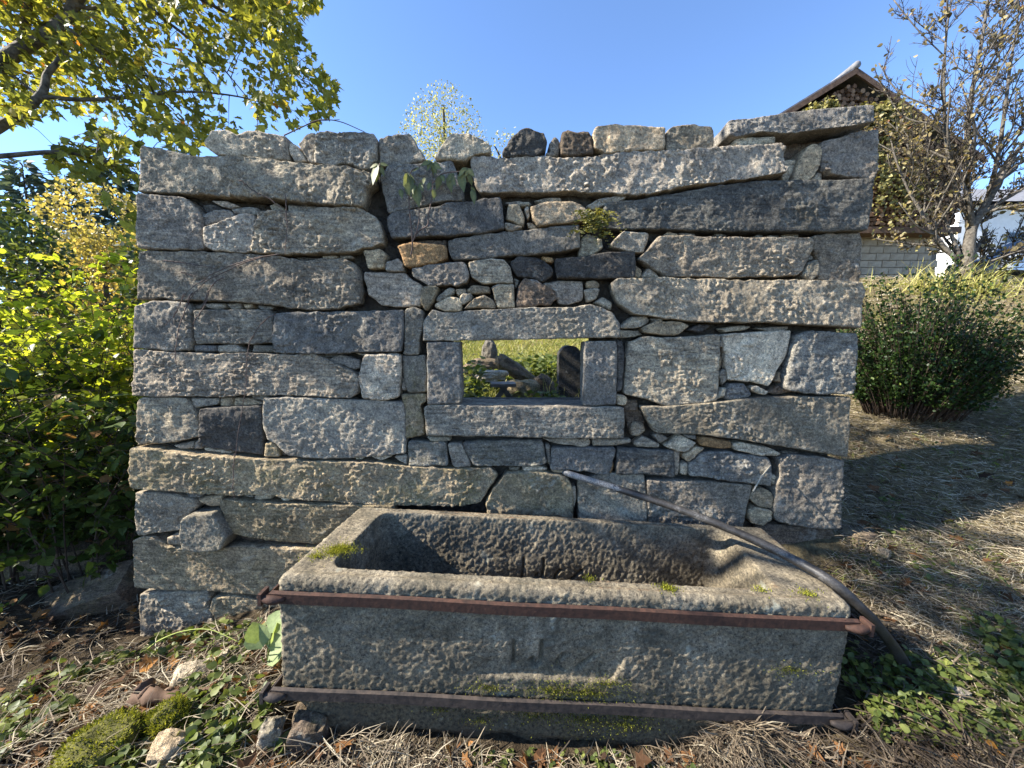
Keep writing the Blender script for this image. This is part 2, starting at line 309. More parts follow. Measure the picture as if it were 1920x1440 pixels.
# sheet, colour, how far it stands out (cm), moss, outline
ST = '''
A w 1 0 160,190 400,240 520,272 720,280 930,285 1240,322 1430,345 1640,358 1840,415 1860,470 1800,540 1770,650 1500,632 1200,598 880,575 500,555 145,530
A l 0 0 625,190 690,105 800,95 870,130 940,95 1210,130 1235,300 1080,300 930,285 720,275 640,215
A l -1 0 1225,170 1280,185 1360,310 1270,318 1230,250
A w -1 0 1290,185 1350,100 1410,95 1435,190 1425,330 1370,315
A g 1 0 1440,130 1520,110 1850,118 1875,150 1868,320 1790,385 1690,345 1600,345 1560,360 1430,330
A g 0 0 140,545 300,560 480,580 530,620 590,690 605,760 610,860 630,945 560,950 150,945 130,900
A d -4 0 555,605 640,605 710,635 620,685 580,660
A l -3 0 640,585 760,590 860,630 800,648 720,625
A b -2 0 590,700 680,655 780,655 850,715 700,745 610,770
A g -2 0 800,650 900,635 990,645 1010,690 900,695 830,690
A l -4 0 1065,625 1120,598 1170,640 1200,690 1100,665
A g -3 0 1200,610 1440,630 1450,650 1330,660 1310,680 1210,680
A g 0 0 630,800 740,765 900,700 985,705 1005,760 975,965 900,975 700,960 640,925
A w 1 0 1020,690 1080,672 1330,680 1480,650 1740,650 1790,680 1860,720 1905,800 1915,900 1850,935 1750,945 1690,975 1400,985 1180,990 985,975 985,900
A w 1 0 140,975 200,955 640,965 940,985 1170,1000 1330,1030 1430,1020 1560,1025 1620,1010 1700,1050 1740,1110 1760,1260 1745,1340 1600,1375 1400,1390 1200,1365 1090,1350 900,1330 700,1320 420,1320 330,1300 200,1315 125,1300
A d -5 0 1245,990 1440,1000 1450,1015 1330,1025 1270,1010
A l -3 0 1450,985 1570,985 1560,1010 1470,1015
A l -3 0 1575,985 1670,985 1670,1010 1590,1010
D g -3 0 515,125 590,110 600,135 540,155
D l -2 0 600,110 740,105 745,140 700,155 620,140
D l -3 0 745,110 870,105 870,145 800,150
D t -3 0 875,115 950,110 950,140 900,150
D g -3 0 985,120 1100,130 1090,152 1000,150
D g 0 0 130,130 250,95 400,92 500,110 535,160 530,380 520,445 410,450 290,440 115,435
D g 0 0 550,160 760,155 1080,155 1120,200 1120,395 900,405 700,400 560,400
D b 1 0 1140,190 1200,175 1920,165 2060,158 2065,300 2045,462 1800,460 1500,475 1300,470 1150,470 1135,420
D b -2 0 520,410 690,415 690,460 530,460
D g -2 0 705,415 830,405 910,460 800,468 705,465
D g -2 0 960,410 1110,415 1140,465 950,465
D w 1 0 110,440 290,455 410,462 700,475 950,468 1200,480 1430,475 1520,520 1700,600 1740,650 1735,760 1690,790 1500,785 1250,770 900,770 750,785 560,780 300,785 105,775
D b -3 0 1425,480 1580,470 1560,500 1460,500
D g -2 0 1510,515 1590,480 1730,520 1740,580 1690,590 1560,540
D g -4 0 1690,610 1740,605 1745,650 1700,660
D l -3 0 1690,470 1790,475 1780,495
E l 0 0 75,520 100,480 340,475 355,500 350,600 335,790 200,810 75,790 55,650
D l 0 0 130,830 160,795 460,790 500,810 540,870 570,930 580,1070 430,1110 130,1135 125,1000
D g -2 0 505,795 710,800 700,845 540,870
D t -2 0 720,795 810,795 800,860 720,855
D t -2 0 815,795 940,800 1060,835 940,850 815,855
D g -2 0 950,775 1065,775 1055,820 960,800
D d 0 0 605,870 800,855 1040,845 1055,900 1045,1040 1040,1205 930,1190 590,1150 585,1000
D t -2 0 1050,1010 1080,995 1095,1080 1055,1110
D t -1 9 1060,1115 1110,1110 1165,1160 1165,1215 1050,1215
D g -2 0 1175,1160 1210,1205 1180,1215
D l -2 0 370,1145 510,1115 525,1165 440,1170
D g -2 0 535,1120 575,1085 590,1165 530,1165
D l -3 0 580,1160 800,1185 790,1205 600,1185
D g 1 0 1070,790 1250,785 1700,805 1920,815 2055,820 2070,900 2075,1190 1900,1210 1700,1220 1500,1225 1250,1200 1190,1150 1150,1110 1100,1090 1065,1000
E l -3 0 0,1225 90,1215 60,1245 10,1250
E l -2 0 120,1220 200,1205 280,1220 200,1250
E g -2 4 295,1220 390,1210 390,1280 330,1250
X y 2 7 252,838 300,842 366,850 441,855 480,860 550,861 611,864 700,866 765,874 808,876 852,880 900,878 917,877 930,887 933,891 917,916 900,943 870,948 808,948 700,945 637,940 611,938 546,934 506,927 454,927 402,925 350,921 298,917 254,915 248,880
G w 0 0 130,320 280,325 430,345 550,375 570,430 510,480 495,590 350,605 150,630 125,500
G g -3 0 290,305 420,310 400,330 310,322
G b -2 0 430,320 590,345 580,370 500,365
G t -2 0 560,370 740,350 740,420 660,430 580,400
G g 7 2 520,480 560,460 740,445 790,530 830,620 790,700 640,715 520,700 500,600
G l 2 0 365,640 430,625 520,620 520,690 440,700 370,690
G g -3 0 880,345 950,350 960,375 890,365
G l -2 0 980,345 1090,345 1095,380 1000,385 965,375
G l -2 0 1135,350 1200,350 1260,385 1180,395
G l -3 0 1325,375 1390,375 1410,395 1325,400
G y 1 3 745,380 800,360 980,385 1170,400 1300,395 1600,400 1720,400 2000,402 2000,690 1370,685 1200,680 1050,655 900,635 830,625 790,540 760,470
G y 1 3 110,665 190,635 260,640 370,700 500,720 700,730 850,700 1100,710 1300,715 2000,710 2000,1050 1050,1055 880,1045 660,1030 640,1020 430,1020 360,1025 120,1010 115,850
G n -6 0 840,640 1050,665 1320,690 1300,725 1000,715 850,690
G w 0 0 145,1065 380,1050 640,1040 660,1080 660,1170 690,1240 690,1330 700,1480 145,1480
G y -1 0 690,1080 840,1060 1000,1090 1200,1070 1900,1070 1900,1480 750,1480 720,1290 690,1200 660,1160
B g 0 0 185,140 380,110 420,115 460,180 540,310 440,320 330,340 190,345
B l 1 0 585,300 650,210 690,140 760,115 850,125 940,160 1000,210 990,265 890,270 820,320 730,315
B d 0 0 1075,270 1130,170 1190,110 1260,75 1310,100 1380,110 1410,170 1400,230 1330,285 1240,290 1100,290
B g -2 0 1420,180 1465,110 1500,150 1495,265 1430,260
B l -1 0 1395,245 1440,240 1490,270 1400,275
B n 0 0 1505,110 1540,95 1600,110 1700,110 1730,150 1740,265 1650,270 1570,285 1500,270
X t 1 0 1111,250 1118,238 1160,236 1190,236 1246,240 1244,268 1243,283 1180,286 1135,290 1112,280
B b 0 0 200,430 260,340 480,335 720,315 740,360 760,420 800,560 790,590 650,600 500,640 260,685 230,560
B b 1 0 255,720 300,680 500,655 640,640 680,610 850,610 940,580 1070,575 1085,680 1095,800 960,830 700,850 480,860 290,870 255,780
X g 2 0 882,296 895,292 940,296 955,291 1000,292 1060,297 1120,294 1140,288 1200,285 1300,281 1400,275 1463,272 1465,300 1471,325 1440,332 1395,338 1300,350 1220,363 1190,367 1140,362 1080,360 1000,360 900,362 890,350 885,320
B g -4 0 1100,590 1200,580 1300,600 1280,612 1120,610
B l -3 0 1200,595 1280,590 1285,625 1215,625
B l -3 0 1310,580 1400,560 1510,555 1520,590 1380,605
B t -1 0 1125,620 1200,620 1240,700 1235,780 1110,730
B l -2 0 1240,640 1275,630 1280,700 1265,730
B l -1 0 1100,750 1230,785 1150,820 1100,800
B t -2 0 1260,745 1300,750 1340,790 1280,790
B t 0 0 1285,640 1400,610 1580,605 1650,630 1720,690 1700,730 1560,760 1340,780 1300,730
B l -1 0 1690,630 1780,580 1900,560 1990,565 1950,590 1850,610 1740,660
B g 0 0 690,880 850,850 1100,820 1350,800 1450,780 1640,770 1640,940 1450,975 1100,1000 850,1025 720,1020 695,960
X b 1 0 1134,383 1140,378 1196,374 1240,367 1300,357 1370,346 1440,340 1540,340 1629,337 1630,370 1626,400 1621,433 1560,436 1440,434 1340,434 1240,430 1170,429 1130,428 1128,410
C n -12 0 1165,262 1500,200 1820,150 1880,215 1880,240 1490,330 1340,460 1210,450 1180,340
C b 3 0 815,200 830,175 1000,165 1200,130 1350,110 1480,95 1820,75 1822,190 1650,230 1400,255 1280,275 1160,270 1050,262 880,300 815,285
C l 0 0 870,310 900,285 1160,275 1165,325 1000,350 890,352
C w 0 0 410,240 450,205 600,190 720,210 738,250 738,360 600,370 410,380
C t -1 0 1340,440 1390,345 1430,322 1475,335 1490,380 1480,470 1430,550 1400,580 1290,578
C l -3 0 1220,430 1330,420 1330,460 1280,575 1240,570
C w -2 0 1440,560 1480,510 1515,520 1510,580 1450,580
C g 0 0 1490,310 1600,280 1760,240 1880,225 1870,400 1850,570 1700,560 1550,540 1500,510 1490,450
C t -3 0 395,960 430,930 500,945 500,965 420,972
C b -3 0 500,940 620,940 630,960 560,965
C g -3 0 760,945 800,940 850,960 770,968
C b -3 0 1045,950 1090,945 1120,970 1050,972
C g -2 0 1130,955 1220,955 1180,985
C l -3 0 1240,945 1355,940 1360,970 1250,972
C w 1 0 330,1000 350,970 620,970 720,980 1100,980 1390,980 1420,1000 1410,1060 1350,1210 1310,1245 1050,1250 860,1255 560,1250 400,1245 310,1190 215,1130
C l -1 0 20,1020 110,935 285,945 280,1000 250,1085 120,1065 45,1050
C w 0 0 1425,970 1550,945 1760,940 1770,1020 1745,1300 1650,1300 1460,1275 1470,1130 1430,1080
C w 0 0 1350,1240 1390,1150 1450,1130 1465,1190 1450,1240 1400,1285
C g -2 0 1405,1100 1440,1095 1445,1125 1400,1140
X d 0 0 1041,485 1085,482 1140,473 1190,472 1192,500 1190,520 1140,522 1045,522
C t -2 0 190,1160 245,1200 235,1260 190,1250
C l -2 0 240,1250 290,1185 340,1215 370,1255
X w 2 0 1145,530 1158,522 1240,521 1400,527 1500,525 1600,530 1613,535 1610,565 1606,617 1560,612 1520,610 1430,605 1340,605 1270,601 1190,590 1160,570 1148,548
B t -1 0 75,955 200,945 240,985 225,1085 110,1085
B g -1 0 240,1040 320,1010 365,1050 370,1110 240,1105
B o 1 0 330,930 420,905 590,915 680,925 685,1020 620,1045 430,1080 380,1070 360,1000
B n -3 0 320,900 500,875 670,870 680,915 500,930 400,920
B g 0 0 430,1090 570,1060 780,1038 820,1060 840,1130 825,1190 750,1210 560,1210 440,1150
B l 0 0 840,1040 1000,1020 1090,1025 1140,1080 1160,1190 1050,1190 950,1200 860,1150
B d -1 0 1140,1040 1200,1000 1350,1015 1440,1080 1445,1130 1380,1185 1290,1150 1200,1150 1150,1090
B o -2 0 1365,990 1450,1000 1455,1040 1390,1030
B w 0 0 80,1110 240,1115 370,1120 430,1170 500,1210 490,1360 390,1365 220,1355 120,1280 85,1180
B y 0 3 495,1220 610,1215 620,1240 580,1330 530,1395 495,1340
B g -1 0 610,1290 690,1225 735,1230 730,1265 650,1320 605,1325
B t -2 0 740,1235 815,1230 820,1260 760,1290
B t -1 0 825,1240 870,1205 990,1215 995,1265 880,1270 830,1260
B l 1 0 765,1310 800,1265 860,1270 860,1310 790,1355
B t 0 0 595,1345 700,1290 770,1300 790,1360 780,1395 680,1400 600,1370
B t 0 0 800,1380 870,1310 950,1275 1020,1320 1040,1375 900,1370
B g -2 0 1000,1220 1060,1190 1110,1195 1090,1215 1010,1240
B t 0 0 1010,1230 1080,1205 1165,1205 1170,1370 1050,1375 1030,1310
B g -3 0 1165,1150 1205,1170 1180,1230
B n 0 0 1200,1220 1240,1155 1340,1180 1450,1250 1480,1300 1430,1350 1250,1365 1180,1360
B g -3 0 1380,1190 1500,1170 1665,1175 1670,1310 1560,1345 1490,1340 1470,1260
B t -2 0 1690,1180 1760,1165 1790,1200 1780,1225 1700,1225
B w -1 0 1675,1240 1750,1225 1790,1235 1760,1310 1700,1330
B l -1 0 1635,1000 1650,880 1690,835 1800,870 1815,930 1740,990
B w -1 0 1750,1330 1810,1290 1880,1330 1870,1390
E g 0 2 385,150 450,140 510,165 510,260 480,380 480,480 370,480
E g -1 6 360,490 430,490 520,480 540,600 535,750 400,755 365,640
E g -2 0 350,640 385,680 390,740 345,740
E y -1 10 350,770 530,765 530,820 490,850 510,950 520,1060 380,1085 380,880
E b 0 4 400,1110 670,1120 690,1280 410,1285
E l -2 0 530,1080 700,1075 705,1110 560,1115
E g -1 3 685,1130 790,1125 830,1220 860,1290 760,1300 720,1280
E b 0 3 800,1120 950,1105 1370,1100 1400,1260 1350,1285 880,1285 840,1220
E w -2 0 1370,1095 1500,1090 1715,1090 1720,1140 1650,1155 1500,1130
X w -2 0 1113,825 1187,826 1186,833 1155,838 1113,838
E b -1 0 1440,1150 1900,1160 1900,1220 1860,1330 1830,1345 1550,1310 1435,1310
E g -2 0 1390,1130 1430,1140 1435,1290 1410,1270
E o -2 0 1850,1320 1890,1260 1895,1300 1870,1350
H y 0 5 830,430 920,330 1000,315 1200,320 1330,345 1370,390 1385,470 1385,600 1380,680 800,680 780,520
H l -2 0 940,290 1020,285 1000,315 940,310
H l -2 3 1030,290 1150,280 1215,300 1150,320 1040,315
H t -2 0 1230,305 1325,305 1320,330 1250,328
H w 0 0 1420,370 1600,330 1880,340 1890,450 1900,600 1880,700 1430,690 1420,500
H l -2 0 1375,430 1405,420 1410,500 1390,590
F d 0 0 145,1115 530,1130 540,1315 340,1290 135,1295
F l -2 0 535,1140 590,1135 580,1310 545,1315
F t -1 0 600,1160 690,1105 750,1110 720,1140 640,1210 610,1190
F l -2 0 590,1230 640,1220 640,1310 590,1300
F b 0 0 640,1230 740,1145 900,1140 1070,1165 1185,1180 1200,1240 1205,1310 1200,1370 900,1330 640,1300
I g 0 2 125,370 500,385 860,410 830,520 790,700 500,700 130,690
I y 0 2 860,450 910,430 980,450 1015,510 980,565 890,555 840,500
I t 1 0 830,600 870,560 980,580 990,640 930,690 850,670
I g 1 0 1030,220 1100,195 1300,210 1480,240 1470,420 1455,600 1450,700 1250,700 1010,650 1000,580 1015,420 1040,330
I l -1 0 990,340 1030,345 1040,400 1010,410
I n -2 0 900,710 1000,690 1420,720 1420,900 1050,930
F w 1 0 220,380 330,335 560,345 840,320 855,345 845,580 830,780 650,800 500,815 330,770 190,735 205,560
F l 0 0 875,320 1100,305 1345,295 1340,350 1310,470 1250,580 1200,680 1080,650 920,640 900,480
F b 1 0 1380,330 1480,295 1790,315 1780,520 1755,735 1650,735 1420,725 1300,700 1310,560 1330,460
F w 2 0 300,820 500,815 820,790 1050,765 1400,750 1740,755 1735,960 1715,1170 1500,1130 1250,1090 1000,1045 700,1010 500,1000 390,995 340,900
F l -1 0 160,270 250,195 350,195 370,230 310,270 180,285
F g -2 0 375,210 470,205 470,230 400,235
F t -1 0 310,275 420,230 560,230 640,260 550,330 330,310
F d -2 0 640,290 720,250 810,255 730,310
F l -2 0 860,280 1000,260 1090,265 1040,290 900,305
F g -2 0 1110,275 1340,265 1330,290 1200,305
F w -3 0 160,290 300,295 330,325 170,350
F d -3 0 140,360 190,370 200,500 180,700 140,730 150,560
F t -1 0 135,740 200,750 220,780 200,815 140,810
F g -2 0 850,360 885,370 890,410 860,410
F t -2 0 850,480 890,470 885,550 850,590
F g -2 0 855,600 900,560 915,640 880,680
F l -1 0 830,770 860,695 905,695 880,760
F b -1 0 890,760 930,665 1030,665 1090,740 1050,765 900,775
F l -1 0 1075,690 1120,680 1200,720 1160,745 1090,720
F t -2 0 1250,650 1290,580 1300,660
F n -4 0 1210,730 1290,680 1400,720 1270,745
F n -4 0 195,780 290,785 300,860 200,870
F n -4 0 200,870 270,850 320,860 350,940 320,1020 240,1020
F t -1 0 235,970 270,935 330,945 340,990 290,1030 240,1020
F l -1 0 260,1080 320,1030 440,1085 430,1110 280,1105
F g -2 0 395,1030 440,1010 500,1045 440,1080
F l -1 0 470,1100 580,1020 690,1075 620,1135 560,1130
F b -2 0 600,1025 700,1025 700,1060 640,1045
F o -1 0 705,1040 760,1035 930,1065 930,1110 870,1115 720,1095
F l -1 0 940,1080 1000,1070 1200,1110 1280,1150 1250,1165 1120,1160 950,1120
F w -3 0 1310,1145 1430,1150 1380,1170 1320,1165
'''
FRAME = [('lintel', 'g', 2, 'K', '65,200 150,95 240,120 350,130 450,110 760,95 1050,80 1400,80 1560,55 1650,80 1760,130 1820,220 1835,350 1000,370 65,380'),
         ('jamb', 'b', 1.5, 'K', '95,390 400,385 410,700 420,880 400,945 110,950 105,700'),
         ('jamb', 'b', 1.5, 'K', '1505,385 1800,380 1805,640 1800,900 1795,955 1505,962'),
         ('sill', 'g', 2, 'K', '75,975 110,955 420,950 500,960 1500,968 1800,970 1865,980 1870,1100 1860,1250 1400,1255 800,1235 100,1230 85,1130')]
def resample(P, n):
    s = np.concatenate([[0], np.cumsum(np.linalg.norm(np.diff(P, axis=0), axis=1))]); q = np.linspace(0, s[-1], n)
    return np.stack([np.interp(q, s, P[:, k]) for k in range(2)], 1)
def coons(poly, step, cut):
    """four-sided patch over an outline (x,z); returns grid (nu,nv,2) u along the top, v downwards"""
    P = A(poly, float); Q = []
    for i in range(len(P)):                                   # nip the corners a little
        a, b, c = P[i - 1], P[i], P[(i + 1) % len(P)]
        Q += [b + (a - b) * min(.33, cut / (np.linalg.norm(a - b) + 1e-9)), b + (c - b) * min(.33, cut / (np.linalg.norm(c - b) + 1e-9))]
    Q = A(Q); lo, hi = Q.min(0), Q.max(0); U = (Q - lo) / (hi - lo + 1e-9)
    k = [int(np.argmin(U[:, 0] - U[:, 1])), int(np.argmax(U[:, 0] + U[:, 1])), int(np.argmax(U[:, 0] - U[:, 1])), int(np.argmin(U[:, 0] + U[:, 1]))]
    k2 = [(x - k[0]) % len(Q) for x in k]
    if not (0 < k2[1] < k2[2] < k2[3]):
        s = np.concatenate([[0], np.cumsum(np.linalg.norm(np.diff(np.vstack([Q, Q[:1]]), axis=0), axis=1))]); k2 = [0]
        for fr in (.25, .5, .75): k2.append(max(k2[-1] + 1, int(np.argmin(abs((s[:-1] - s[k[0]]) % s[-1] - fr * s[-1]))- k[0]) % len(Q)))
    Q = np.roll(Q, -k[0], axis=0); Q = np.vstack([Q, Q[:1]])
    top, right, bot, left = Q[0:k2[1] + 1], Q[k2[1]:k2[2] + 1], Q[k2[2]:k2[3] + 1][::-1], Q[k2[3]:][::-1]
    ln = lambda q: np.linalg.norm(np.diff(q, axis=0), axis=1).sum()
    nu = int(np.clip(max(ln(top), ln(bot)) / step, 6, 400)) + 1; nv = int(np.clip(max(ln(left), ln(right)) / step, 6, 400)) + 1
    top, bot, left, right = resample(top, nu), resample(bot, nu), resample(left, nv), resample(right, nv)
    u = np.linspace(0, 1, nu)[:, None, None]; v = np.linspace(0, 1, nv)[None, :, None]
    G = ((1 - v) * top[:, None] + v * bot[:, None] + (1 - u) * left[None] + u * right[None]
         - (1 - u) * (1 - v) * top[0] - u * (1 - v) * top[-1] - (1 - u) * v * bot[0] - u * v * bot[-1])
    w = .5 * (ln(top) + ln(bot)); h = .5 * (ln(left) + ln(right))
    uu, vv = u[..., 0], v[..., 0]
    du = np.minimum(uu, 1 - uu) * (np.linalg.norm(right - left, axis=1)[None]); dv = np.minimum(vv, 1 - vv) * (np.linalg.norm(top - bot, axis=1)[:, None])
    return G, np.minimum(du + 0 * dv, dv + 0 * du), w, h
def block(poly, proud, depth, step=.0075, rough=1.0, seed=0, rnd=.022, dressed=False, lean=0.0):
    """one stone: rough front grid + sides running back into the wall"""
    G, d, w, h = coons(poly, step, .007 if not dressed else .003); nu, nv = d.shape; s = min(w, h)
    X, Z = G[..., 0].ravel(), G[..., 1].ravel(); p = np.stack([X, np.full(X.shape, seed * 3.7), Z], 1); d = d.ravel()
    r = min(rnd, .42 * s) * (1 + .75 * vn(p / .07, 3)); q = np.clip(1 - d / (r + 1e-6), 0, 1); drop = r * .8 * (1 - np.sqrt(np.clip(1 - q * q, 0, 1)))
    amp = np.clip(s / .16, .35, 1.0) * rough
    patch = sstep(-.02, .42, fbm(p / .17, 2, 21))
    big = .007 * fbm(p / .22, 2, 31) * amp + .006 * amp * (.5 - np.abs(fbm(p / .13, 2, 41)) * 1.3) + .006 * amp * fbm(p / .055, 3, 42)
    ch = fbm(p / .026, 3, 51); chips = (.0175 * np.abs(ch) ** .75 - .003) * (.06 + 1.3 * patch) * amp
    pit = .0024 * vn(p / .013, 61) + .0016 * vn(p / .008, 62)
    tilt = (R.normal() * .016) * (X - X.mean()) + (R.normal() * .045) * (Z - Z.mean())
    y = YW - proud - (big + chips + pit) - np.clip(tilt, -.012, .012) + drop
    ex = .006 * fbm(p / .04, 2, 71); ez = .0065 * fbm(p / .04, 2, 72); edge = sstep(.05, 0, d) * amp      # ragged outline
    V = np.stack([X + ex * edge, y, Z + ez * edge], 1)
    I = np.arange(nu * nv).reshape(nu, nv); ring = np.concatenate([I[:-1, 0], I[-1, :-1], I[:0:-1, -1], I[0, :0:-1]])
    Fq = [grid_faces(nu, nv)]; n0 = len(V); m = len(ring); c = V[:, [0, 2]].mean(0); prev = ring; Vs = [V]
    for k, dd in enumerate((.03, .09, depth)):
        W = V[ring].copy(); f = 1 - (.0, .012, .03)[k]; W[:, 0] = c[0] + (W[:, 0] - c[0]) * f; W[:, 2] = c[1] + (W[:, 2] - c[1]) * f
        W[:, 1] = YW - proud + dd + .5 * drop[ring] if k < 2 else YW - proud + depth
        if k == 1: W += .004 * np.stack([vn(W / .03, 5), 0 * W[:, 0], vn(W / .03, 6)], 1)
        cur = np.arange(m) + n0; Vs.append(W); j = (np.arange(m) + 1) % m
        Fq.append(np.stack([prev, cur, cur[j], prev[j]], 1)); prev = cur; n0 += m
    V = np.vstack(Vs + [[[c[0], YW - proud + depth, c[1]]]]); j = (np.arange(m) + 1) % m
    return V, [np.concatenate(Fq), np.stack([prev, np.full(m, n0), prev[j]], 1)]
def outline(sh, pts):
    ox, oy, sc = CR[sh]; P = [tuple(map(float, q.split(','))) for q in pts.split()]
    return A([at(ox + x / sc, oy + y / sc, YW)[[0, 2]] for x, y in P])
m_stone = mat_stone('granite'); m_core = mat_plain('earth_and_rubble_fill', (.02, .017, .013), (.085, .07, .052), 22, .95, bmp=.03)
wall = empty('stone_wall', (0, YW + .2, 0))
tag(wall, 'dry stone wall of rough grey granite blocks with a small square window opening', 'wall', kind='thing')
for i, line in enumerate(ST.strip().split('\n')):
    sh, c, pr, ms, pts = line.split(' ', 4); P = outline(sh, pts); e = P.max(0) - P.min(0); size = math.sqrt(e[0] * e[1]); big = size > .13
    cg = P.mean(0); P = P + (P - cg) / (np.linalg.norm(P - cg, axis=1)[:, None] + 1e-9) * (.0 if P[:, 1].min() > 2.52 else .0022 if big else .002); pr = float(pr) / 100 + R.normal() * (.006 if big else .004); top = P[:, 1].min() > 2.52
    V, Fc = block(P, pr, (.34 if top else .27) if big else .16, .0071 if big else .0064, float(R.choice([.65, .9, 1.15])), i, .009 if big else .014)
    k = COLS[c]; j = np.exp(R.normal(0, .19)); jt = A(k) * j * np.exp(R.normal(0, .008, 3))
    part('coping_stone' if top else 'stone', V, Fc, m_stone, wall, color=(*jt, float(ms) / 10))
for nm, c, pr, sh, pts in FRAME:
    V, Fc = block(outline(sh, pts), pr / 100, {'jamb': .13, 'lintel': .26, 'sill': .3}[nm], .007, .55, 300 + len(nm), .008, True)
    part(nm, V, Fc, m_stone, wall, color=(*COLS[c], .05))
# fill between the stones: four panels round the opening, with the wall's back face
hole = [at(425/4.8+780, 375/4.8+560, YW), at(1500/4.8+780, 375/4.8+560, YW), at(1500/4.8+780, 960/4.8+560, YW), at(425/4.8+780, 950/4.8+560, YW)]
hx0, hx1, hz1, hz0 = hole[0][0] - .12, hole[1][0] + .12, hole[0][2] + .015, hole[2][2] - .015
TL, TR, BR, BL = at(275, 300, YW), at(1625, 305, YW), at(1560, 1090, YW), at(262, 1230, YW)
zt = 2.52; core = MB()
lx = lambda z: BL[0] + (TL[0] - BL[0]) * (z - BL[2]) / (TL[2] - BL[2]) + .02
rx = lambda z: BR[0] + (TR[0] - BR[0]) * (z - BR[2]) / (TR[2] - BR[2]) - .02
zb = -.5
for q in ([(lx(zt), zt), (rx(zt), zt), (rx(hz1), hz1), (lx(hz1), hz1)], [(lx(hz1), hz1), (hx0, hz1), (hx0, hz0), (lx(hz0), hz0)],
          [(hx1, hz1), (rx(hz1), hz1), (rx(hz0), hz0), (hx1, hz0)], [(lx(hz0), hz0), (rx(hz0), hz0), (rx(zb), zb), (lx(zb), zb)]):
    G, d, w, h = coons(q, .03, .0005); nu, nv = d.shape; X, Z_ = G[..., 0].ravel(), G[..., 1].ravel(); p = np.stack([X, 0 * X, Z_], 1)
    y = YW + .085 - .022 * fbm(p / .08, 3, 77); V1 = np.stack([X, y, Z_], 1); V2 = np.stack([X, YW + .44 + .02 * fbm(p / .2, 2, 78), Z_], 1)
    I = np.arange(nu * nv).reshape(nu, nv); ring = np.concatenate([I[:-1, 0], I[-1, :-1], I[:0:-1, -1], I[0, :0:-1]]); r2 = np.roll(ring, -1)
    core.add(np.vstack([V1, V2]), np.vstack([grid_faces(nu, nv), grid_faces(nu, nv, nu * nv)[:, ::-1], np.stack([ring, ring + nu * nv, r2 + nu * nv, r2], 1)]))
core.build('rubble_fill', m_core, wall)
# ------------------------------------------------------------------ stone trough with iron bands
TRX, TRY, TRZ = .2235, 1.462, .5946           # middle of the front top edge
SHEAR = .095; LEN, DEP, HGT = 2.36, .69, .75
trough = empty('stone_trough', (TRX, TRY, TRZ), (0, math.radians(3.09), 0))
tag(trough, 'long carved granite water trough with rusty iron bands in front of the wall', 'trough')
def rrect(x0, x1, y0, y1, r, nx=300, ny=86, nc=8):
    out = []
    def line(a, b, n): t = np.linspace(0, 1, n, endpoint=False)[:, None]; out.append(A(a) * (1 - t) + A(b) * t)
    def arc(cx, cy, a0):
        a = a0 + np.linspace(0, math.pi / 2, nc, endpoint=False); out.append(np.stack([cx + r * np.cos(a), cy + r * np.sin(a)], 1))
    line((x0 + r, y0), (x1 - r, y0), nx); arc(x1 - r, y0 + r, -math.pi / 2); line((x1, y0 + r), (x1, y1 - r), ny); arc(x1 - r, y1 - r, 0)
    line((x1 - r, y1), (x0 + r, y1), nx); arc(x0 + r, y1 - r, math.pi / 2); line((x0, y1 - r), (x0, y0 + r), ny); arc(x0 + r, y0 + r, math.pi)
    return np.concatenate(out)
hx = LEN / 2; IN = (-hx + .17, hx - .27, .08, DEP - .07)
rings = []
for z in np.linspace(-HGT, -.035, 100):
    k = .012 * (-z / HGT); rings.append((rrect(-hx + k, hx - k, k * .5, DEP - k, .022), z))
for a in np.linspace(0, math.pi / 2, 7)[1:]:                                  # rounded outer arris
    q = .032 * (1 - math.cos(a)); rings.append((rrect(-hx + q, hx - q, q, DEP - q, .024), -.035 + .035 * math.sin(a)))
o0 = rrect(-hx + .032, hx - .032, .032, DEP - .032, .024); i0 = rrect(IN[0] - .01, IN[1] + .01, IN[2] - .01, IN[3] + .01, .075)
for s in np.linspace(0, 1, 14)[1:]: rings.append((o0 * (1 - s) + i0 * s, 0.0 - .004 * math.sin(s * math.pi)))
for a in np.linspace(0, math.pi / 2, 5)[1:]:
    q = .01 * math.sin(a); rings.append((rrect(IN[0] - .01 + q, IN[1] + .01 - q, IN[2] - .01 + q, IN[3] + .01 - q, .075 - q * .5), -.01 * (1 - math.cos(a))))
for z in np.linspace(-.018, -.46, 56):
    k = (-z) * .06; rings.append((rrect(IN[0] + k, IN[1] - k, IN[2] + k, IN[3] - k, .07), z))
b0 = rings[-1][0]; cc = b0.mean(0)
for s in (.985, .96, .9, .78, .6, .4, .2, .05): rings.append((cc + (b0 - cc) * s, -.46 - .02 * min(1, (1 - s) * 12)))
nr, npt = len(rings), len(rings[0][0])
V = np.concatenate([np.column_stack([q, np.full(npt, z)]) for q, z in rings])
i, j = np.meshgrid(np.arange(nr - 1), np.arange(npt), indexing='ij'); jn = (j + 1) % npt
Q = np.stack([i * npt + j, i * npt + jn, (i + 1) * npt + jn, (i + 1) * npt + j], -1).reshape(-1, 4)
E1 = V[Q[:, 2]] - V[Q[:, 0]]; E2 = V[Q[:, 3]] - V[Q[:, 1]]; fn = np.cross(E1, E2); Nn = np.zeros_like(V)
for k in range(4): np.add.at(Nn, Q[:, k], fn)
Nn /= np.linalg.norm(Nn, axis=1)[:, None] + 1e-12
rim = sstep(.7, .95, Nn[:, 2])                                                   # worn smooth on top
peck = .0036 * vn(V / .0125, 101) + .0026 * vn(V / .0085, 102) + .0016 * fbm(V / .05, 2, 103)
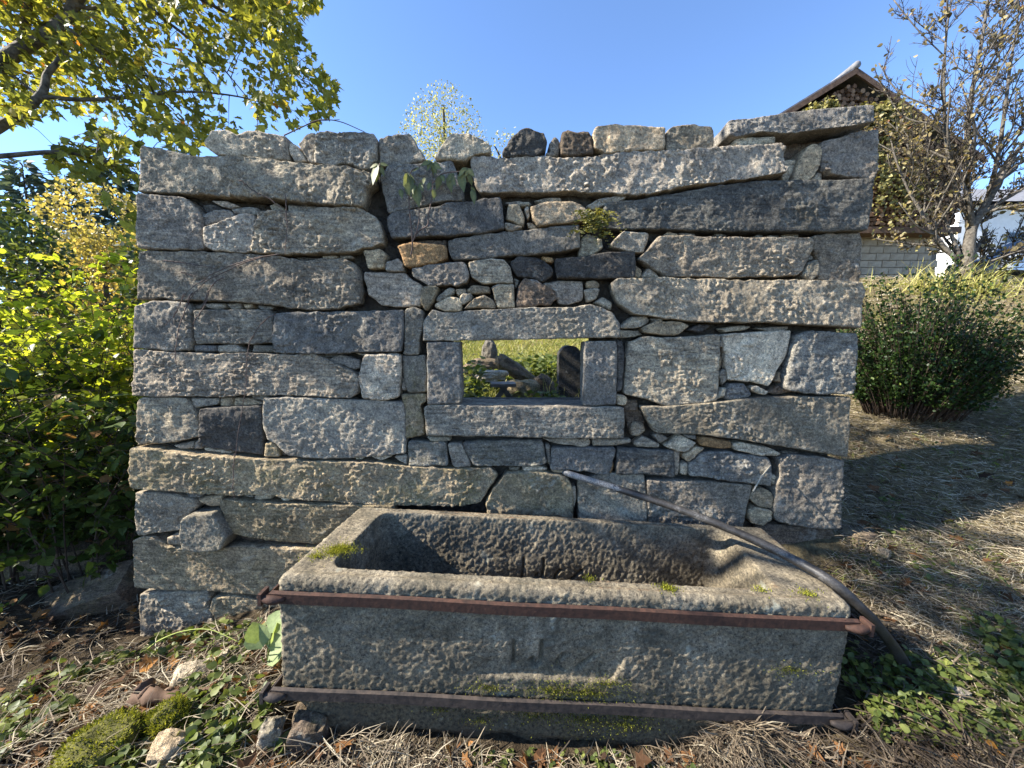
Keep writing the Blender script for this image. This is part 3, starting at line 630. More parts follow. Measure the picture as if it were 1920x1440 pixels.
D = peck * (1 - .8 * rim) + .004 * fbm(V / .3, 2, 104) * (1 - .5 * rim) + .0012 * vn(V / .012, 106)
# broken lower edge and left foot, worn arris
front = sstep(-.6, -.9, Nn[:, 1])
D -= .02 * sstep(-HGT + .1, -HGT, V[:, 2]) * (1 + vn(V / .12, 107))
V2 = V + Nn * D[:, None]
V2[:, 2] += sstep(-HGT + .12, -HGT, V[:, 2]) * (.03 * fbm(V / .17, 3, 108) + .02)
brk = sstep(-.52, -.6, V[:, 2]) * sstep(-hx + .16, -hx + .02, V[:, 0] + (V[:, 2] + .62) * .35 + .03 * vn(V / .05, 109)); V2[:, 0] += .1 * brk; V2[:, 1] += .02 * brk * front
# carved marks and sunk panel on the front
def loc(px, py):
    d = at(px, py, TRY) - A([TRX, TRY, TRZ]); a = math.radians(3.09); return A([d[0] * math.cos(a) - d[2] * math.sin(a), d[0] * math.sin(a) + d[2] * math.cos(a)])
ZM = lambda q: [loc(920 + x / 6.857, 1180 + y / 6.857) for x, y in q]
fx, fz = V[:, 0], V[:, 2]; carve = np.zeros(len(V))
def segdist(q):
    dm = np.full(len(fx), 9.0)
    for (ax, az), (bx, bz) in zip(q[:-1], q[1:]):
        L = (bx - ax) ** 2 + (bz - az) ** 2; tt = np.clip(((fx - ax) * (bx - ax) + (fz - az) * (bz - az)) / L, 0, 1)
        dm = np.minimum(dm, np.hypot(fx - ax - tt * (bx - ax), fz - az - tt * (bz - az)))
    return dm
for q, w in (([(295, 150), (290, 250), (270, 510)], .007), ([(650, 150), (650, 300), (625, 460), (560, 510), (515, 460), (540, 415)], .007), ([(940, 340), (870, 430), (850, 500)], .008),
             ([(1340, 350), (1230, 430), (1120, 540)], .008), ([(860, 520), (930, 560)], .006)):
    carve = np.maximum(carve, .026 * sstep(w * 1.5, w * .45, segdist(ZM(q))))
lp = ZM([(-50, 600), (1560, 690)]); ep = ZM([(1560, 690), (1740, 360)])
led = lp[0][1] + (lp[1][1] - lp[0][1]) * (fx - lp[0][0]) / (lp[1][0] - lp[0][0]); edg = ep[0][0] + (ep[1][0] - ep[0][0]) * (fz - ep[0][1]) / (ep[1][1] - ep[0][1])
pan = sstep(-.003, .006, fz - led) * sstep(.003, -.006, fx - edg) * sstep(.16, .03, fz - led) * sstep(lp[0][0] - .12, lp[0][0] + .05, fx)
V2[:, 1] += front * (carve + .014 * pan)
V2[:, 0] += SHEAR * V2[:, 1]
m_trough, t, b, o = nodes('pecked_granite'); g = N_(t, 'TexCoord').outputs['Object']; sx = N_(t, 'SeparateXYZ'); t.links.new(g, sx.inputs[0])
big = noise(t, g, 3.2, 5, .6); mid = noise(t, g, 14, 5, .65); fin = noise(t, g, 70, 5, .75); vf = noise(t, g, 170, 3, .7)
x = ramp(t, big, [(.3, (.11, .09, .062)), (.55, (.185, .156, .113)), (.75, (.29, .25, .188))])
x = mix(t, .9, x, ramp(t, mid, [(.3, (.6, .6, .58)), (.5, (1, 1, 1)), (.7, (1.25, 1.22, 1.15))]), 'MULTIPLY')
x = mix(t, .9, x, ramp(t, fin, [(.37, (.22, .22, .22)), (.46, (.85, .85, .85)), (.55, (1.05, 1.05, 1.0)), (.66, (1.8, 1.77, 1.65))]), 'MULTIPLY')
x = mix(t, .7, x, ramp(t, vf, [(.35, (.45, .45, .45)), (.5, (1, 1, 1)), (.66, (1.5, 1.5, 1.45))]), 'MULTIPLY')
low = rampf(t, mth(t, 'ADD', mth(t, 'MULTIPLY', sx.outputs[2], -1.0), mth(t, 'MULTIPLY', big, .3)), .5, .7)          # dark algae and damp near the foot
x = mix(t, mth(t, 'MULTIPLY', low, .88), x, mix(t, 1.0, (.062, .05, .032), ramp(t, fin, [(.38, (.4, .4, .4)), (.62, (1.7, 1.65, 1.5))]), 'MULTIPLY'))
drk = rampf(t, noise(t, g, 4.2, 5, .7, .5), .52, .64); x = mix(t, mth(t, 'MULTIPLY', drk, .65), x, (.05, .047, .035))
rst = mth(t, 'MULTIPLY', rampf(t, mth(t, 'ADD', mth(t, 'ABSOLUTE', mth(t, 'ADD', sx.outputs[0], hx - .15)), mth(t, 'MULTIPLY', mid, .06)), .1, .04), rampf(t, sx.outputs[2], -.42, -.12))
x = mix(t, mth(t, 'MULTIPLY', rst, .7), x, (.17, .075, .03))
ms = mth(t, 'MULTIPLY', rampf(t, noise(t, g, 9, 6, .75, .4), .55, .66), rampf(t, sx.outputs[2], -.36, -.47)); x = mix(t, mth(t, 'MULTIPLY', ms, .8), x, ramp(t, fin, [(.3, (.05, .05, .01)), (.7, (.20, .19, .035))]))
pal = rampf(t, noise(t, g, 6.5, 4, .6, .2), .64, .7); x = mix(t, mth(t, 'MULTIPLY', pal, .4), x, (.40, .41, .33))
t.links.new(x, b.inputs['Base Color']); b.inputs['Roughness'].default_value = .88; b.inputs['Specular IOR Level'].default_value = .25
bump(t, mth(t, 'ADD', fin, mth(t, 'MULTIPLY', vf, .6)), b, .8, .004)
tri = np.stack([np.full(npt, 0), np.arange(npt), (np.arange(npt) + 1) % npt], 1) + (nr - 1) * npt
bot = np.stack([np.full(npt, 0), (np.arange(npt) + 1) % npt, np.arange(npt)], 1)
obj('basin', mesh('basin', V2, [Q, tri[1:-1], bot[1:-1]]), m_trough, trough)
m_rust = mat_plain('rusted_iron', (.028, .018, .015), (.085, .043, .03), 45, .78, .25, .0015); m_dark = mat_plain('dark_iron', (.022, .02, .02), (.075, .058, .048), 35, .75, .3, .0015)
def band(z, mat, h, tk=.03):
    bd = MB(); n = 60; xs = np.linspace(-hx - .012, hx + .012, n); rings_ = []
    for xk in xs:
        w = .0025 * math.sin(xk * 7) ; y0 = -.006 + w
        rings_.append([(xk, y0, z), (xk, -tk + w, z - .004), (xk, -tk + w + .001, z - h), (xk, -tk + .009 + w, z - h), (xk, -tk + .009 + w, z - .012), (xk, y0, z - .010)])
    Vb = A(rings_).reshape(-1, 3); i, j = np.meshgrid(np.arange(n - 1), np.arange(6), indexing='ij'); k = (j + 1) % 6
    bd.add(Vb, np.stack([i * 6 + j, (i + 1) * 6 + j, (i + 1) * 6 + k, i * 6 + k], -1).reshape(-1, 4), None)
    e = np.arange(6); bd.add(Vb[:6], None, [(0, a, a + 1) for a in range(1, 5)]); bd.add(Vb[-6:], None, [(0, a + 1, a) for a in range(1, 5)])
    V = bd.verts(); V[:, 0] += SHEAR * V[:, 1]
    bo = obj('iron_band', mesh('iron_band', V, bd.faces(), False), mat, trough)
    for s in (-1, 1):                              # side strap with a forged eye and a square nut at each corner
        st = MB(); xs_ = s * (hx + .014); st.box((min(xs_, xs_ + s * .008), -.03, z - h), (max(xs_, xs_ + s * .008), DEP + .01, z - .006))
        V = st.verts(); V[:, 0] += SHEAR * V[:, 1]; so = obj('side_strap', mesh('side_strap', V, st.faces(), False), mat, trough)
        cl = MB(); cl.tube(spline([(s * (hx - .05), -.026, z - h / 2), (s * (hx - .01), -.036, z - h / 2), (s * (hx + .035), -.03, z - h / 2 + .003), (s * (hx + .055), -.022, z - h / 2 + .004)], 10), [.008, .012, .016, .018, .018, .016, .014, .011, .010, .010], 8)
        obj('forged_hook', mesh('forged_hook', cl.verts(), cl.faces()), mat, trough)
        nt = MB(); nt.box((s * (hx + .04) - .007, -.046, z - h / 2 - .022), (s * (hx + .04) + .007, .008, z - h / 2 + .028)); obj('clamp_plate', mesh('clamp_plate', nt.verts(), nt.faces(), False), mat, trough)
    return bo
band(-.056, m_rust, .046, .023); band(-.485, m_dark, .046, .02)

# moss growing on the trough
m_moss = mat_leaf('moss', [(0, (.05, .06, .008)), (.5, (.16, .17, .02)), (1, (.34, .33, .05))], .3, .8, .1)
def moss_tuft(P, N, n, rad, hgt, flat=1.0):
    q = R.laplace(size=(n, 3)) * .75 * A(rad) ; P_ = A(P) + q; d = rdir(n) * .55 + A(N); return leaf_cloud(P_, d, rdir(n), hgt * R.uniform(.6, 1.3, n), BLADE, .3)[:2]
mo = MB()
for x_, y_, n, r in ((-hx + .145, .215, 1300, .024), (-hx + .125, .19, 500, .02), (-hx + .07, .15, 260, .016), (.42, .055, 300, .012), (.435, .04, 250, .012), (1.02, .06, 260, .018), (.83, .07, 150, .014), (.1, .08, 120, .012)):
    V, T = moss_tuft((x_ + SHEAR * y_, y_, .002), (0, 0, 1), n, (r * 1.4, r * .9, .003), .0085); mo.add(V, None, T, np.repeat(np.clip(R.normal(.6, .25, n), 0, 1), 5))
for x_, z_, n, r in ((-.02, -.445, 900, .05), (.12, -.45, 900, .05), (.2, -.4, 400, .03), (-.3, -.45, 300, .03), (-.1, -.56, 500, .05), (.12, -.57, 700, .06), (.28, -.59, 500, .05), (-.33, -.6, 200, .03), (-.5, -.56, 150, .02), (.95, -.3, 250, .03), (.3, -.55, 300, .04)):
    V, T = moss_tuft((x_, -.004, z_), (0, -1, .4), n, (r * 1.6, .003, r * .45), .008); mo.add(V, None, T, np.repeat(np.clip(R.normal(.4, .25, n), 0, 1), 5))
mob = obj('moss', mesh('moss', mo.verts(), mo.faces(), True, mo.tint()), m_moss, trough); mob['kind'] = 'stuff'

# ------------------------------------------------------------------ black water pipe
hp = [at(1058, 884, 2.33), at(1068, 889, 2.24), at(1160, 917, 2.12), atz(1280, 957, .70), atz(1400, 1006, .628), atz(1495, 1053, .583), atz(1560, 1092, .553), atz(1622, 1148, .44), atz(1668, 1203, .28), atz(1700, 1252, .12), atz(1716, 1285, .02)]
m_pipe, t, b, o = nodes('black_pipe_plastic'); g = N_(t, 'TexCoord').outputs['Object']; f1 = noise(t, g, 9, 5, .7, .3); f2 = noise(t, g, 130, 3, .7)
t.links.new(ramp(t, mth(t, 'ADD', mth(t, 'MULTIPLY', f1, .7), mth(t, 'MULTIPLY', f2, .3)), [(.42, (.012, .011, .010)), (.56, (.04, .037, .034)), (.7, (.17, .165, .155))]), b.inputs['Base Color']); b.inputs['Roughness'].default_value = .5
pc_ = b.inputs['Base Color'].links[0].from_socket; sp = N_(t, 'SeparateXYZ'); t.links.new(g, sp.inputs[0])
scuff_sheen = mth(t, 'MULTIPLY', rampf(t, mth(t, 'ADD', mth(t, 'MULTIPLY', sp.outputs[0], -1.0), mth(t, 'MULTIPLY', f1, .5)), -.75, -.2), rampf(t, f2, .3, .6)); t.links.new(mix(t, mth(t, 'MULTIPLY', scuff_sheen, .75), pc_, (.30, .295, .28)), b.inputs['Base Color'])  # pale scuffs, with the upper length's sheen painted in as lighter grey
bump(t, f2, b, .4, .0015)
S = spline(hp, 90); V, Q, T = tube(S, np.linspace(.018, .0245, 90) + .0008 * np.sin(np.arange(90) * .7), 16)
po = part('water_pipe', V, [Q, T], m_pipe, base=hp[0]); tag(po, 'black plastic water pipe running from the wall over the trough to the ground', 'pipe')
# ------------------------------------------------------------------ things behind: house, white building, car, far trees
def atg(px, py, y0=.6, y1=40):
    """where the line of sight meets the ground"""
    Ys = np.geomspace(y0, y1, 400); Pp = ats(np.full(400, float(px)), np.full(400, float(py)), Ys); dz = Pp[:, 2] - ground(Pp[:, 0], Pp[:, 1])
    k = int(np.argmax(dz < 0)); return Pp[k] if dz[k] < 0 else Pp[-1]
m_wood = mat_plain('weathered_wood', (.11, .09, .075), (.27, .23, .19), 14, .85, bmp=.004)
m_brown = mat_plain('dark_brown_boards', (.07, .042, .028), (.16, .10, .065), 12, .85, bmp=.004)
m_block = mat_plain('concrete_block', (.25, .215, .165), (.38, .34, .27), 9, .95, bmp=.006); m_mortar = mat_plain('mortar', (.13, .12, .105), (.2, .185, .16), 15, .95)
m_roof = mat_plain('grey_roof_sheet', (.12, .12, .125), (.24, .24, .25), 6, .7, bmp=.004); m_logend = mat_leaf('log_ends', [(0, (.06, .035, .02)), (.4, (.15, .085, .05)), (1, (.36, .24, .15))], .0, .9, .1)
m_white = mat_plain('white_plaster', (.72, .72, .70), (.84, .84, .82), 5, .9, bmp=.003); m_glass = mat_plain('dark_window_glass', (.02, .025, .03), (.05, .06, .07), 3, .08, 0, 0, .6)
HY = 11.5; apex = at(1605, 128, HY - .55); HB = 3.0; hw = 3.7; pit = .6; HX0, HX1 = apex[0] - hw + .35, apex[0] + hw - .35; ez = apex[2] - pit * (hw - .35)
house = empty('block_house', (apex[0], HY + 3.5, HB)); tag(house, 'gabled house with concrete block wall and firewood stacked under its gable', 'house')
h = MB(); h.box((HX0, HY + .06, HB - .5), (HX1, HY + 7, ez)); h.add([(HX0, HY + .06, ez), (HX1, HY + .06, ez), (apex[0], HY + .06, apex[2] - .2), (HX0, HY + 7, ez), (HX1, HY + 7, ez), (apex[0], HY + 7, apex[2] - .2)], None, [(0, 1, 2), (3, 5, 4)])
h.build('wall', m_mortar, house, False)
bm_ = MB(); bm_.box((-.193, -.055, -.093), (.193, .055, .093)); blockme = mesh('concrete_block', bm_.verts(), bm_.faces(), False)
for r in range(11):
    for k in range(11):
        xb = 9.15 + k * .402 + (.2 if r % 2 else 0)
        if xb < HX1 - .2:
            bo = obj('concrete_block', blockme, m_block, house); bo.location = A([xb, HY + .035 + R.normal() * .004, HB + .25 + r * .201]) - A(house.location)
for s in (-1, 1):                                                  # roof slopes with bargeboards
    n = MB(); dx, dz = s * hw, -pit * hw; t_ = .09
    for y0, y1, nm, mt, lo, hi in ((HY - .55, HY + 7.5, 'roof', m_roof, 0, .045), (HY - .58, HY - .53, 'bargeboard', m_brown, -.15, -.003)):
        q = MB(); a_ = A([apex[0], 0, apex[2]]); bq = a_ + A([dx, 0, dz])
        q.add([(a_[0], y0, a_[2] + lo), (bq[0], y0, bq[2] + lo), (bq[0], y1, bq[2] + lo), (a_[0], y1, a_[2] + lo), (a_[0], y0, a_[2] + hi), (bq[0], y0, bq[2] + hi), (bq[0], y1, bq[2] + hi), (a_[0], y1, a_[2] + hi)],
              A([(0, 3, 2, 1), (4, 5, 6, 7), (0, 1, 5, 4), (1, 2, 6, 5), (2, 3, 7, 6), (3, 0, 4, 7)])[:, ::s]); q.build(nm, mt, house, False)
q = MB(); q.tube([(apex[0], HY - .6, apex[2] + .07), (apex[0], HY + 7.5, apex[2] + .07)], .09, 8); q.build('ridge_cap', m_roof, house)
lg = MB(); rr_ = .062; row = 0; zz = ez - 1.9
while zz < apex[2] - .35:
    half = min(hw - .5, (apex[2] - .3 - zz) / pit); xx = apex[0] - half + (rr_ if row % 2 else 0)
    while xx < apex[0] + half:
        if xx > 8.2:
            r = rr_ * R.uniform(.75, 1.05); k = 7; a = np.arange(k) * 2 * math.pi / k + R.uniform(0, 6); y0 = HY - .47 + R.normal() * .035; r_ = r * R.uniform(.8, 1.1, k); cx, cz = xx + R.normal() * .01, zz + R.normal() * .01
            f = np.column_stack([cx + r_ * np.cos(a), np.full(k, y0), cz + r_ * np.sin(a)]); bk = f + A([0, .4, 0]); j = np.arange(k); jn = (j + 1) % k
            lg.add(np.vstack([f, bk, [[cx, y0, cz]]]), np.stack([j, j + k, jn + k, jn], 1), np.stack([j, jn, np.full(k, 2 * k)], 1), np.clip(R.normal(.45, .25), 0, 1))
        xx += 2 * rr_
    zz += rr_ * 1.72; row += 1
lo_ = lg.build('firewood_stack', m_logend, house, False); lo_['kind'] = 'stuff'
q = MB(); q.box((HX0, HY - .5, ez - 2.15), (HX1, HY + .05, ez - 1.98)); q.build('ledge', m_brown, house, False)
m_ivy = mat_leaf('ivy', [(0, (.06, .06, .02)), (.5, (.20, .18, .06)), (1, (.40, .36, .14))], .35)
iv = []; 
for px, py, sx_, sz_, n in ((1530, 208, 10, 8, 500), (1556, 200, 10, 8, 400), (1585, 214, 24, 7, 600), (1640, 206, 16, 8, 500), (1680, 222, 20, 20, 900), (1660, 300, 30, 60, 450), (1700, 360, 45, 50, 450), (1600, 222, 60, 10, 700)):
    iv.append(ats(R.normal(px, sx_ * .7, n), R.normal(py, sz_ * .7, n), HY - R.uniform(.5, .75, n)))
P = np.concatenate(iv); n = len(P); V, T, k = leaf_cloud(P, rdir(n, -.6), rdir(n) + A([-.4, -1, .3]), R.uniform(.07, .13, n), DIAM, 1.5)
part('climbing_ivy', V, T, m_ivy, house, True, np.repeat(np.clip(R.normal(.55, .25, n), 0, 1), k))['kind'] = 'stuff'
wb = empty('white_building', (26, 21, 3.2)); tag(wb, 'white plastered building glimpsed behind the bare tree at right', 'building')
x0, x1, zt_ = at(1800, 400, 18)[0], 34.0, at(1800, 385, 18)[2]
q = MB(); q.box((x0, 18, 2.2), (x1, 26, zt_)); q.build('wall', m_white, wb, False)
q = MB(); q.add([(x0 - .4, 17.5, zt_ + .01), (x1, 17.5, zt_ + .01), (x1, 22, zt_ + 2.2), (x0 - .4, 22, zt_ + 2.2), (x0 - .4, 26.5, zt_ + .01), (x1, 26.5, zt_ + .01)], [(0, 1, 2, 3), (3, 2, 5, 4)], [(0, 3, 4), (1, 5, 2)]); q.build('roof', m_roof, wb, False)
for xx in (x0 + 2.2, x0 + 5.2):
    q = MB(); q.box((xx, 17.94, 5.2), (xx + 1, 17.99, 6.5)); wo = q.build('window', m_glass, wb, False)
# parked car at the top of the bank
car = empty('parked_car', at(1960, 528, 11.6)); cz0 = float(ground(car.location.x, car.location.y)); car.location.z = cz0; tag(car, 'silver blue car parked behind the bare tree at the right edge', 'car')
m_paint = mat_plain('silver_blue_paint', (.30, .35, .43), (.34, .39, .47), 2, .25, .4, 0, .5); m_tyre = mat_plain('tyre_rubber', (.012, .012, .012), (.03, .03, .03), 30, .9); m_rim = mat_plain('wheel_rim_metal', (.4, .4, .41), (.5, .5, .51), 5, .3, .8, 0); m_lamp = mat_plain('lamp_glass', (.6, .6, .6), (.75, .75, .75), 4, .1, 0, 0, .6)
def prism(pr, y0, y1, inset=0.0):
    P_ = A(pr); n = len(P_); c_ = P_.mean(0); a = np.column_stack([P_[:, 0], np.full(n, y0), P_[:, 1]]); b_ = np.column_stack([P_[:, 0], np.full(n, y1), P_[:, 1]]); j = np.arange(n); jn = (j + 1) % n
    ca, cb = np.r_[P_[:, 0].mean(), y0, P_[:, 1].mean()], np.r_[P_[:, 0].mean(), y1, P_[:, 1].mean()]
    return np.vstack([a, b_, [ca], [cb]]), np.stack([j, jn, jn + n, j + n], 1)[:, ::-1], np.concatenate([np.stack([j, jn, np.full(n, 2 * n)], 1), np.stack([jn + n, j + n, np.full(n, 2 * n + 1)], 1)])
def carpart(nm, pr, y0, y1, mt, tap=None):
    V, Q, T = prism(pr, y0, y1)
    if tap is not None: k = np.clip((V[:, 2] - .85) / .6, 0, 1); V[:, 1] *= 1 - tap * k
    return obj(nm, mesh(nm, V, [Q, T], False), mt, car)
carpart('body', [(-2.05, .28), (-2.1, .55), (-2.0, .72), (-1.2, .88), (-.9, .92), (1.7, .95), (2.05, .88), (2.1, .5), (2.05, .28), (1.65, .25), (1.6, .45), (1.35, .6), (1.1, .45), (1.05, .25), (-.95, .25), (-1.0, .45), (-1.25, .6), (-1.5, .45), (-1.55, .25)], -.83, .83, m_paint)
carpart('cabin', [(-1.05, .9), (-.4, 1.36), (.1, 1.45), (1.0, 1.43), (1.5, 1.25), (1.8, .94)], -.78, .78, m_paint, .18)
for s in (-1, 1):
    for pr in ([(-.85, .96), (-.32, 1.32), (.2, 1.38), (.2, .98)], [(.28, .98), (.28, 1.38), (.95, 1.36), (1.35, 1.2), (1.5, .99)]):
        V, Q, T = prism(pr, -.008, .008); k = np.clip((V[:, 2] - .85) / .6, 0, 1); V[:, 1] += s * (.782 * (1 - .18 * k) + .004); obj('side_window', mesh('side_window', V, [Q, T], False), m_glass, car)
    V, Q, T = prism([(-2.09, .55), (-2.0, .7), (-1.75, .74), (-1.8, .6)], min(s * .5, s * .84), max(s * .5, s * .84)); obj('headlight', mesh('headlight', V, [Q, T], False), m_lamp, car)
    for wx in (-1.25, 1.35):
        a = np.linspace(0, 2 * math.pi, 25); w = MB(); w.tube([(wx, s * .62, .31), (wx, s * .85, .31)], .31, 20); wo = obj('wheel', mesh('wheel', w.verts(), w.faces()), m_tyre, car)
        w = MB(); w.tube([(wx, s * .8, .31), (wx, s * .862, .31)], .2, 16); ro = obj('rim', mesh('rim', w.verts(), w.faces(), False), m_rim, wo)
V = A([(-1.0, -.66, .93), (-1.0, .66, .93), (-.42, .6, 1.33), (-.42, -.6, 1.33)]) + A([-.03, 0, .02]); obj('windscreen', mesh('windscreen', np.vstack([V, V + A([.02, 0, -.02])]), A([(0, 1, 2, 3), (7, 6, 5, 4), (0, 4, 5, 1), (1, 5, 6, 2), (2, 6, 7, 3), (3, 7, 4, 0)]), False), m_glass, car)

m_bark = mat_plain('dark_bark', (.018, .015, .012), (.085, .07, .055), 28, .92, bmp=.01); m_bark2 = mat_plain('lichened_bark', (.03, .025, .02), (.17, .15, .12), 22, .92, bmp=.01)
m_spruce = mat_leaf('hazed_spruce_needles', [(0, (.04, .06, .04)), (.6, (.085, .115, .08)), (1, (.14, .17, .12))], .15); m_yel = mat_leaf('autumn_yellow_leaves', [(0, (.16, .15, .05)), (.5, (.36, .29, .09)), (1, (.54, .40, .14))], .45)  # spruce tones paled to put distance haze into the colour
m_grn = mat_leaf('green_leaves', [(0, (.03, .045, .012)), (.6, (.07, .095, .02)), (1, (.16, .17, .04))], .35); m_pale = mat_leaf('pale_willow_leaves', [(0, (.12, .13, .06)), (.5, (.28, .28, .14)), (1, (.46, .44, .25))], .45)
def spruce(px, py, Y, label):
    tp = at(px, py, Y); g0 = gpt(tp[0], Y); H = tp[2] - g0[2]; rt = empty('spruce_tree', g0); tag(rt, label, 'tree', 'spruce trees far beyond the shrubs')
    V, Q, T = tube([g0, tp - A([0, 0, .3])], [H * .014, .04], 6); part('trunk', V, [Q, T], m_bark, rt)
    n = 3600; u = R.uniform(0, 1, n) ** .75; z = tp[2] - u * H * .92; rad = (.03 + .19 * u) * H * (.75 + .35 * np.sin(z * 5.1 + px)) * np.sqrt(R.uniform(.05, 1, n)); a = R.uniform(0, 2 * math.pi, n)
    P = np.stack([tp[0] + rad * np.cos(a), Y + rad * np.sin(a), z - rad * .25], 1); D = np.stack([np.cos(a), np.sin(a), R.normal(-.25, .35, n)], 1)
    V, T, k = leaf_cloud(P, D, rdir(n, 1), R.uniform(.5, 1.2, n) * H / 22, DIAM, .7); part('crown', V, T, m_spruce, rt, True, np.repeat(np.clip(R.normal(.5, .25, n), 0, 1), k))
for a in ((215, 288, 46, 'dark pointed spruce, the tallest of the far row'), (330, 268, 52, 'far spruce hidden behind the maple twigs near the wall'), (120, 322, 44, 'far spruce with its top just left of the tallest'), (40, 300, 34, 'spruce at the left edge of the picture'), (290, 320, 38, 'shorter far spruce right of the tallest')): spruce(*a)
def crown_tree(name, px, py, Y, rx_, rz_, n, size, mat, label, lo=.0, grp=None, seed=3, thr=-.15, mean=.5, bark=None, limb=7):
    tp = at(px, py, Y); g0 = gpt(tp[0], Y); rt = empty(name, g0); tag(rt, label, 'tree', grp); c = A([tp[0], Y, tp[2] - rz_])
    b_ = MB(); b_.tube(spline([g0 - A([0, 0, .2]), (g0 + c) / 2 + A([.1, 0, 0]), c, c + A([0, 0, rz_ * .55])], 10), np.linspace(.022, .002, 10) * (tp[2] - g0[2]), 7)
    for k in range(limb):
        a = R.uniform(0, 6.28); s0 = c + A([0, 0, R.uniform(-.8, .4) * rz_]); b_.tube(spline([s0, s0 + A([math.cos(a) * rx_ * .4, math.sin(a) * rx_ * .4, rz_ * .25]), s0 + A([math.cos(a) * rx_ * .55, math.sin(a) * rx_ * .55, rz_ * .3])], 8), np.linspace(.007, .0015, 8) * (tp[2] - g0[2]), 5)
    b_.build('trunk', bark or m_bark, rt)
    q = R.normal(size=(n * 2, 3)); q /= np.linalg.norm(q, axis=1)[:, None]; q *= R.uniform(.15, 1, (n * 2, 1)) ** .5; P = c + q * A([rx_, rx_, rz_])
    P = P[fbm(P / (rx_ * .42), 3, seed) > thr + .22 * (np.linalg.norm(q, axis=1) - .5)][:n]; P = P[P[:, 2] > g0[2] + lo]; n = len(P)
    V, T, k = leaf_cloud(P, rdir(n, -.3), rdir(n, .4), size * R.uniform(.6, 1.4, n), DIAM, 1.6); part('crown', V, T, mat, rt, True, np.repeat(np.clip(R.normal(mean, .25, n) + .3 * fbm(P / rx_, 2, 7), 0, 1), k))
crown_tree('autumn_tree', 175, 335, 20, 3.0, 5.2, 9000, .18, m_yel, 'yellow autumn tree seen between shrub and spruces', grp=None)
crown_tree('broadleaf_tree', -40, 350, 15, 2.6, 4.4, 6000, .2, m_grn, 'dark green broadleaf tree at the left edge above the shrubs', seed=5)
crown_tree('broadleaf_tree', 330, 400, 17, 2.4, 3.6, 5000, .2, m_grn, 'green broadleaf tree just left of the wall behind the shrub', seed=9)
crown_tree('willow_tree', 832, 158, 12, 1.5, 2.9, 13000, .056, m_pale, 'pale yellow green slender tree rising behind the wall top', seed=8, thr=-.2, mean=.5, limb=26)
crown_tree('willow_tree', 950, 238, 13.5, 1.0, 2.3, 2600, .07, m_pale, 'small pale treetop just showing above the wall right of the round stone', seed=12, thr=-.15, limb=14)
n = 16000; a = R.uniform(math.radians(95), math.radians(178), n); r = R.uniform(45, 75, n); xx, yy = r * np.cos(a), r * np.sin(a) + 4
P = np.stack([xx, yy, ground(xx, yy) + R.uniform(0, 1, n) ** .8 * (9 + 5 * vn(np.stack([a * 14, a * 0, a * 0], 1), 4))], 1)
V, T, k = leaf_cloud(P, rdir(n, -.2), rdir(n, .3), R.uniform(.9, 1.9, n), DIAM, 1.6); wd = part('far_wood', V, T, m_grn, None, True, np.repeat(np.clip(R.normal(.45, .25, n), 0, 1), k)); tag(wd, 'distant dark wood along the horizon at left', 'wood', kind='stuff')
# ------------------------------------------------------------------ maple whose boughs hang in from the upper left
m_maple = mat_leaf('maple_leaves', [(0, (.085, .10, .025)), (.45, (.19, .20, .04)), (.8, (.33, .31, .06)), (.96, (.50, .36, .07)), (1, (.34, .13, .03))], .55, .45)
maple = empty('maple_tree', gpt(-6.6, 3.0)); tag(maple, 'maple with yellowing leaves hanging in from the upper left', 'tree')
tk = MB(); fork = A([-6.2, 3.0, 2.9]); tk.tube(spline([gpt(-6.6, 3.0, -.2), (-6.55, 3.0, 1.2), fork, (-5.9, 2.7, 4.6), (-5.4, 2.2, 6.2), (-5.0, 1.9, 7.2)], 24), np.linspace(.24, .05, 24), 12)
limbs = [([(-330, 270, 3.1), (-120, 200, 3.2), (0, 118, 3.3), (70, 72, 3.35), (118, 38, 3.4), (165, -40, 3.45), (190, -140, 3.5)], .062, .03),
         ([(-330, 420, 3.0), (-150, 320, 3.0), (0, 238, 3.1), (75, 180, 3.2), (88, 140, 3.25), (112, 108, 3.3), (115, 60, 3.4)], .042, .012),
         ([(75, 182, 3.2), (160, 187, 3.3), (250, 182, 3.4), (345, 172, 3.5), (440, 180, 3.6), (520, 200, 3.7)], .018, .004),
         ([(-260, 330, 2.8), (-100, 300, 2.85), (0, 293, 2.9), (110, 285, 2.95), (180, 298, 3.0), (262, 330, 3.05)], .024, .008),
         ([(40, 90, 3.35), (50, 40, 3.4), (58, -40, 3.4)], .035, .02), ([(118, 48, 3.4), (190, 100, 3.5), (245, 165, 3.6), (300, 225, 3.7)], .012, .003),
         ([(140, 10, 3.4), (180, 15, 3.5), (230, -10, 3.6)], .018, .012), ([(190, -60, 3.5), (300, 30, 3.6), (400, 110, 3.8), (470, 190, 3.9)], .02, .003),
         ([(190, -90, 3.5), (380, 0, 3.8), (490, 70, 4.0), (565, 150, 4.1)], .022, .003), ([(190, -130, 3.5), (400, -60, 3.9), (500, -20, 4.2), (560, 20, 4.3)], .022, .003),
         ([(115, 100, 3.3), (200, 130, 3.5), (330, 150, 3.8)], .01, .003), ([(180, 298, 3.0), (190, 340, 3.0), (215, 400, 3.05)], .007, .002), ([(75, 182, 3.2), (20, 140, 3.3), (-60, 80, 3.4)], .014, .004)]
lp_ = []
for q, r0, r1 in limbs:
    S = spline([at(*p) for p in q], 28); tk.tube(S, np.linspace(r0, r1, 28), 8 if r0 > .02 else 5); lp_.append(S)
for S in (lp_[0], lp_[1], lp_[3]): tk.tube(spline([fork - A([.1, 0, .4]), (fork + S[0]) / 2, S[0], S[1]], 10), np.linspace(.1, .05, 10), 8)
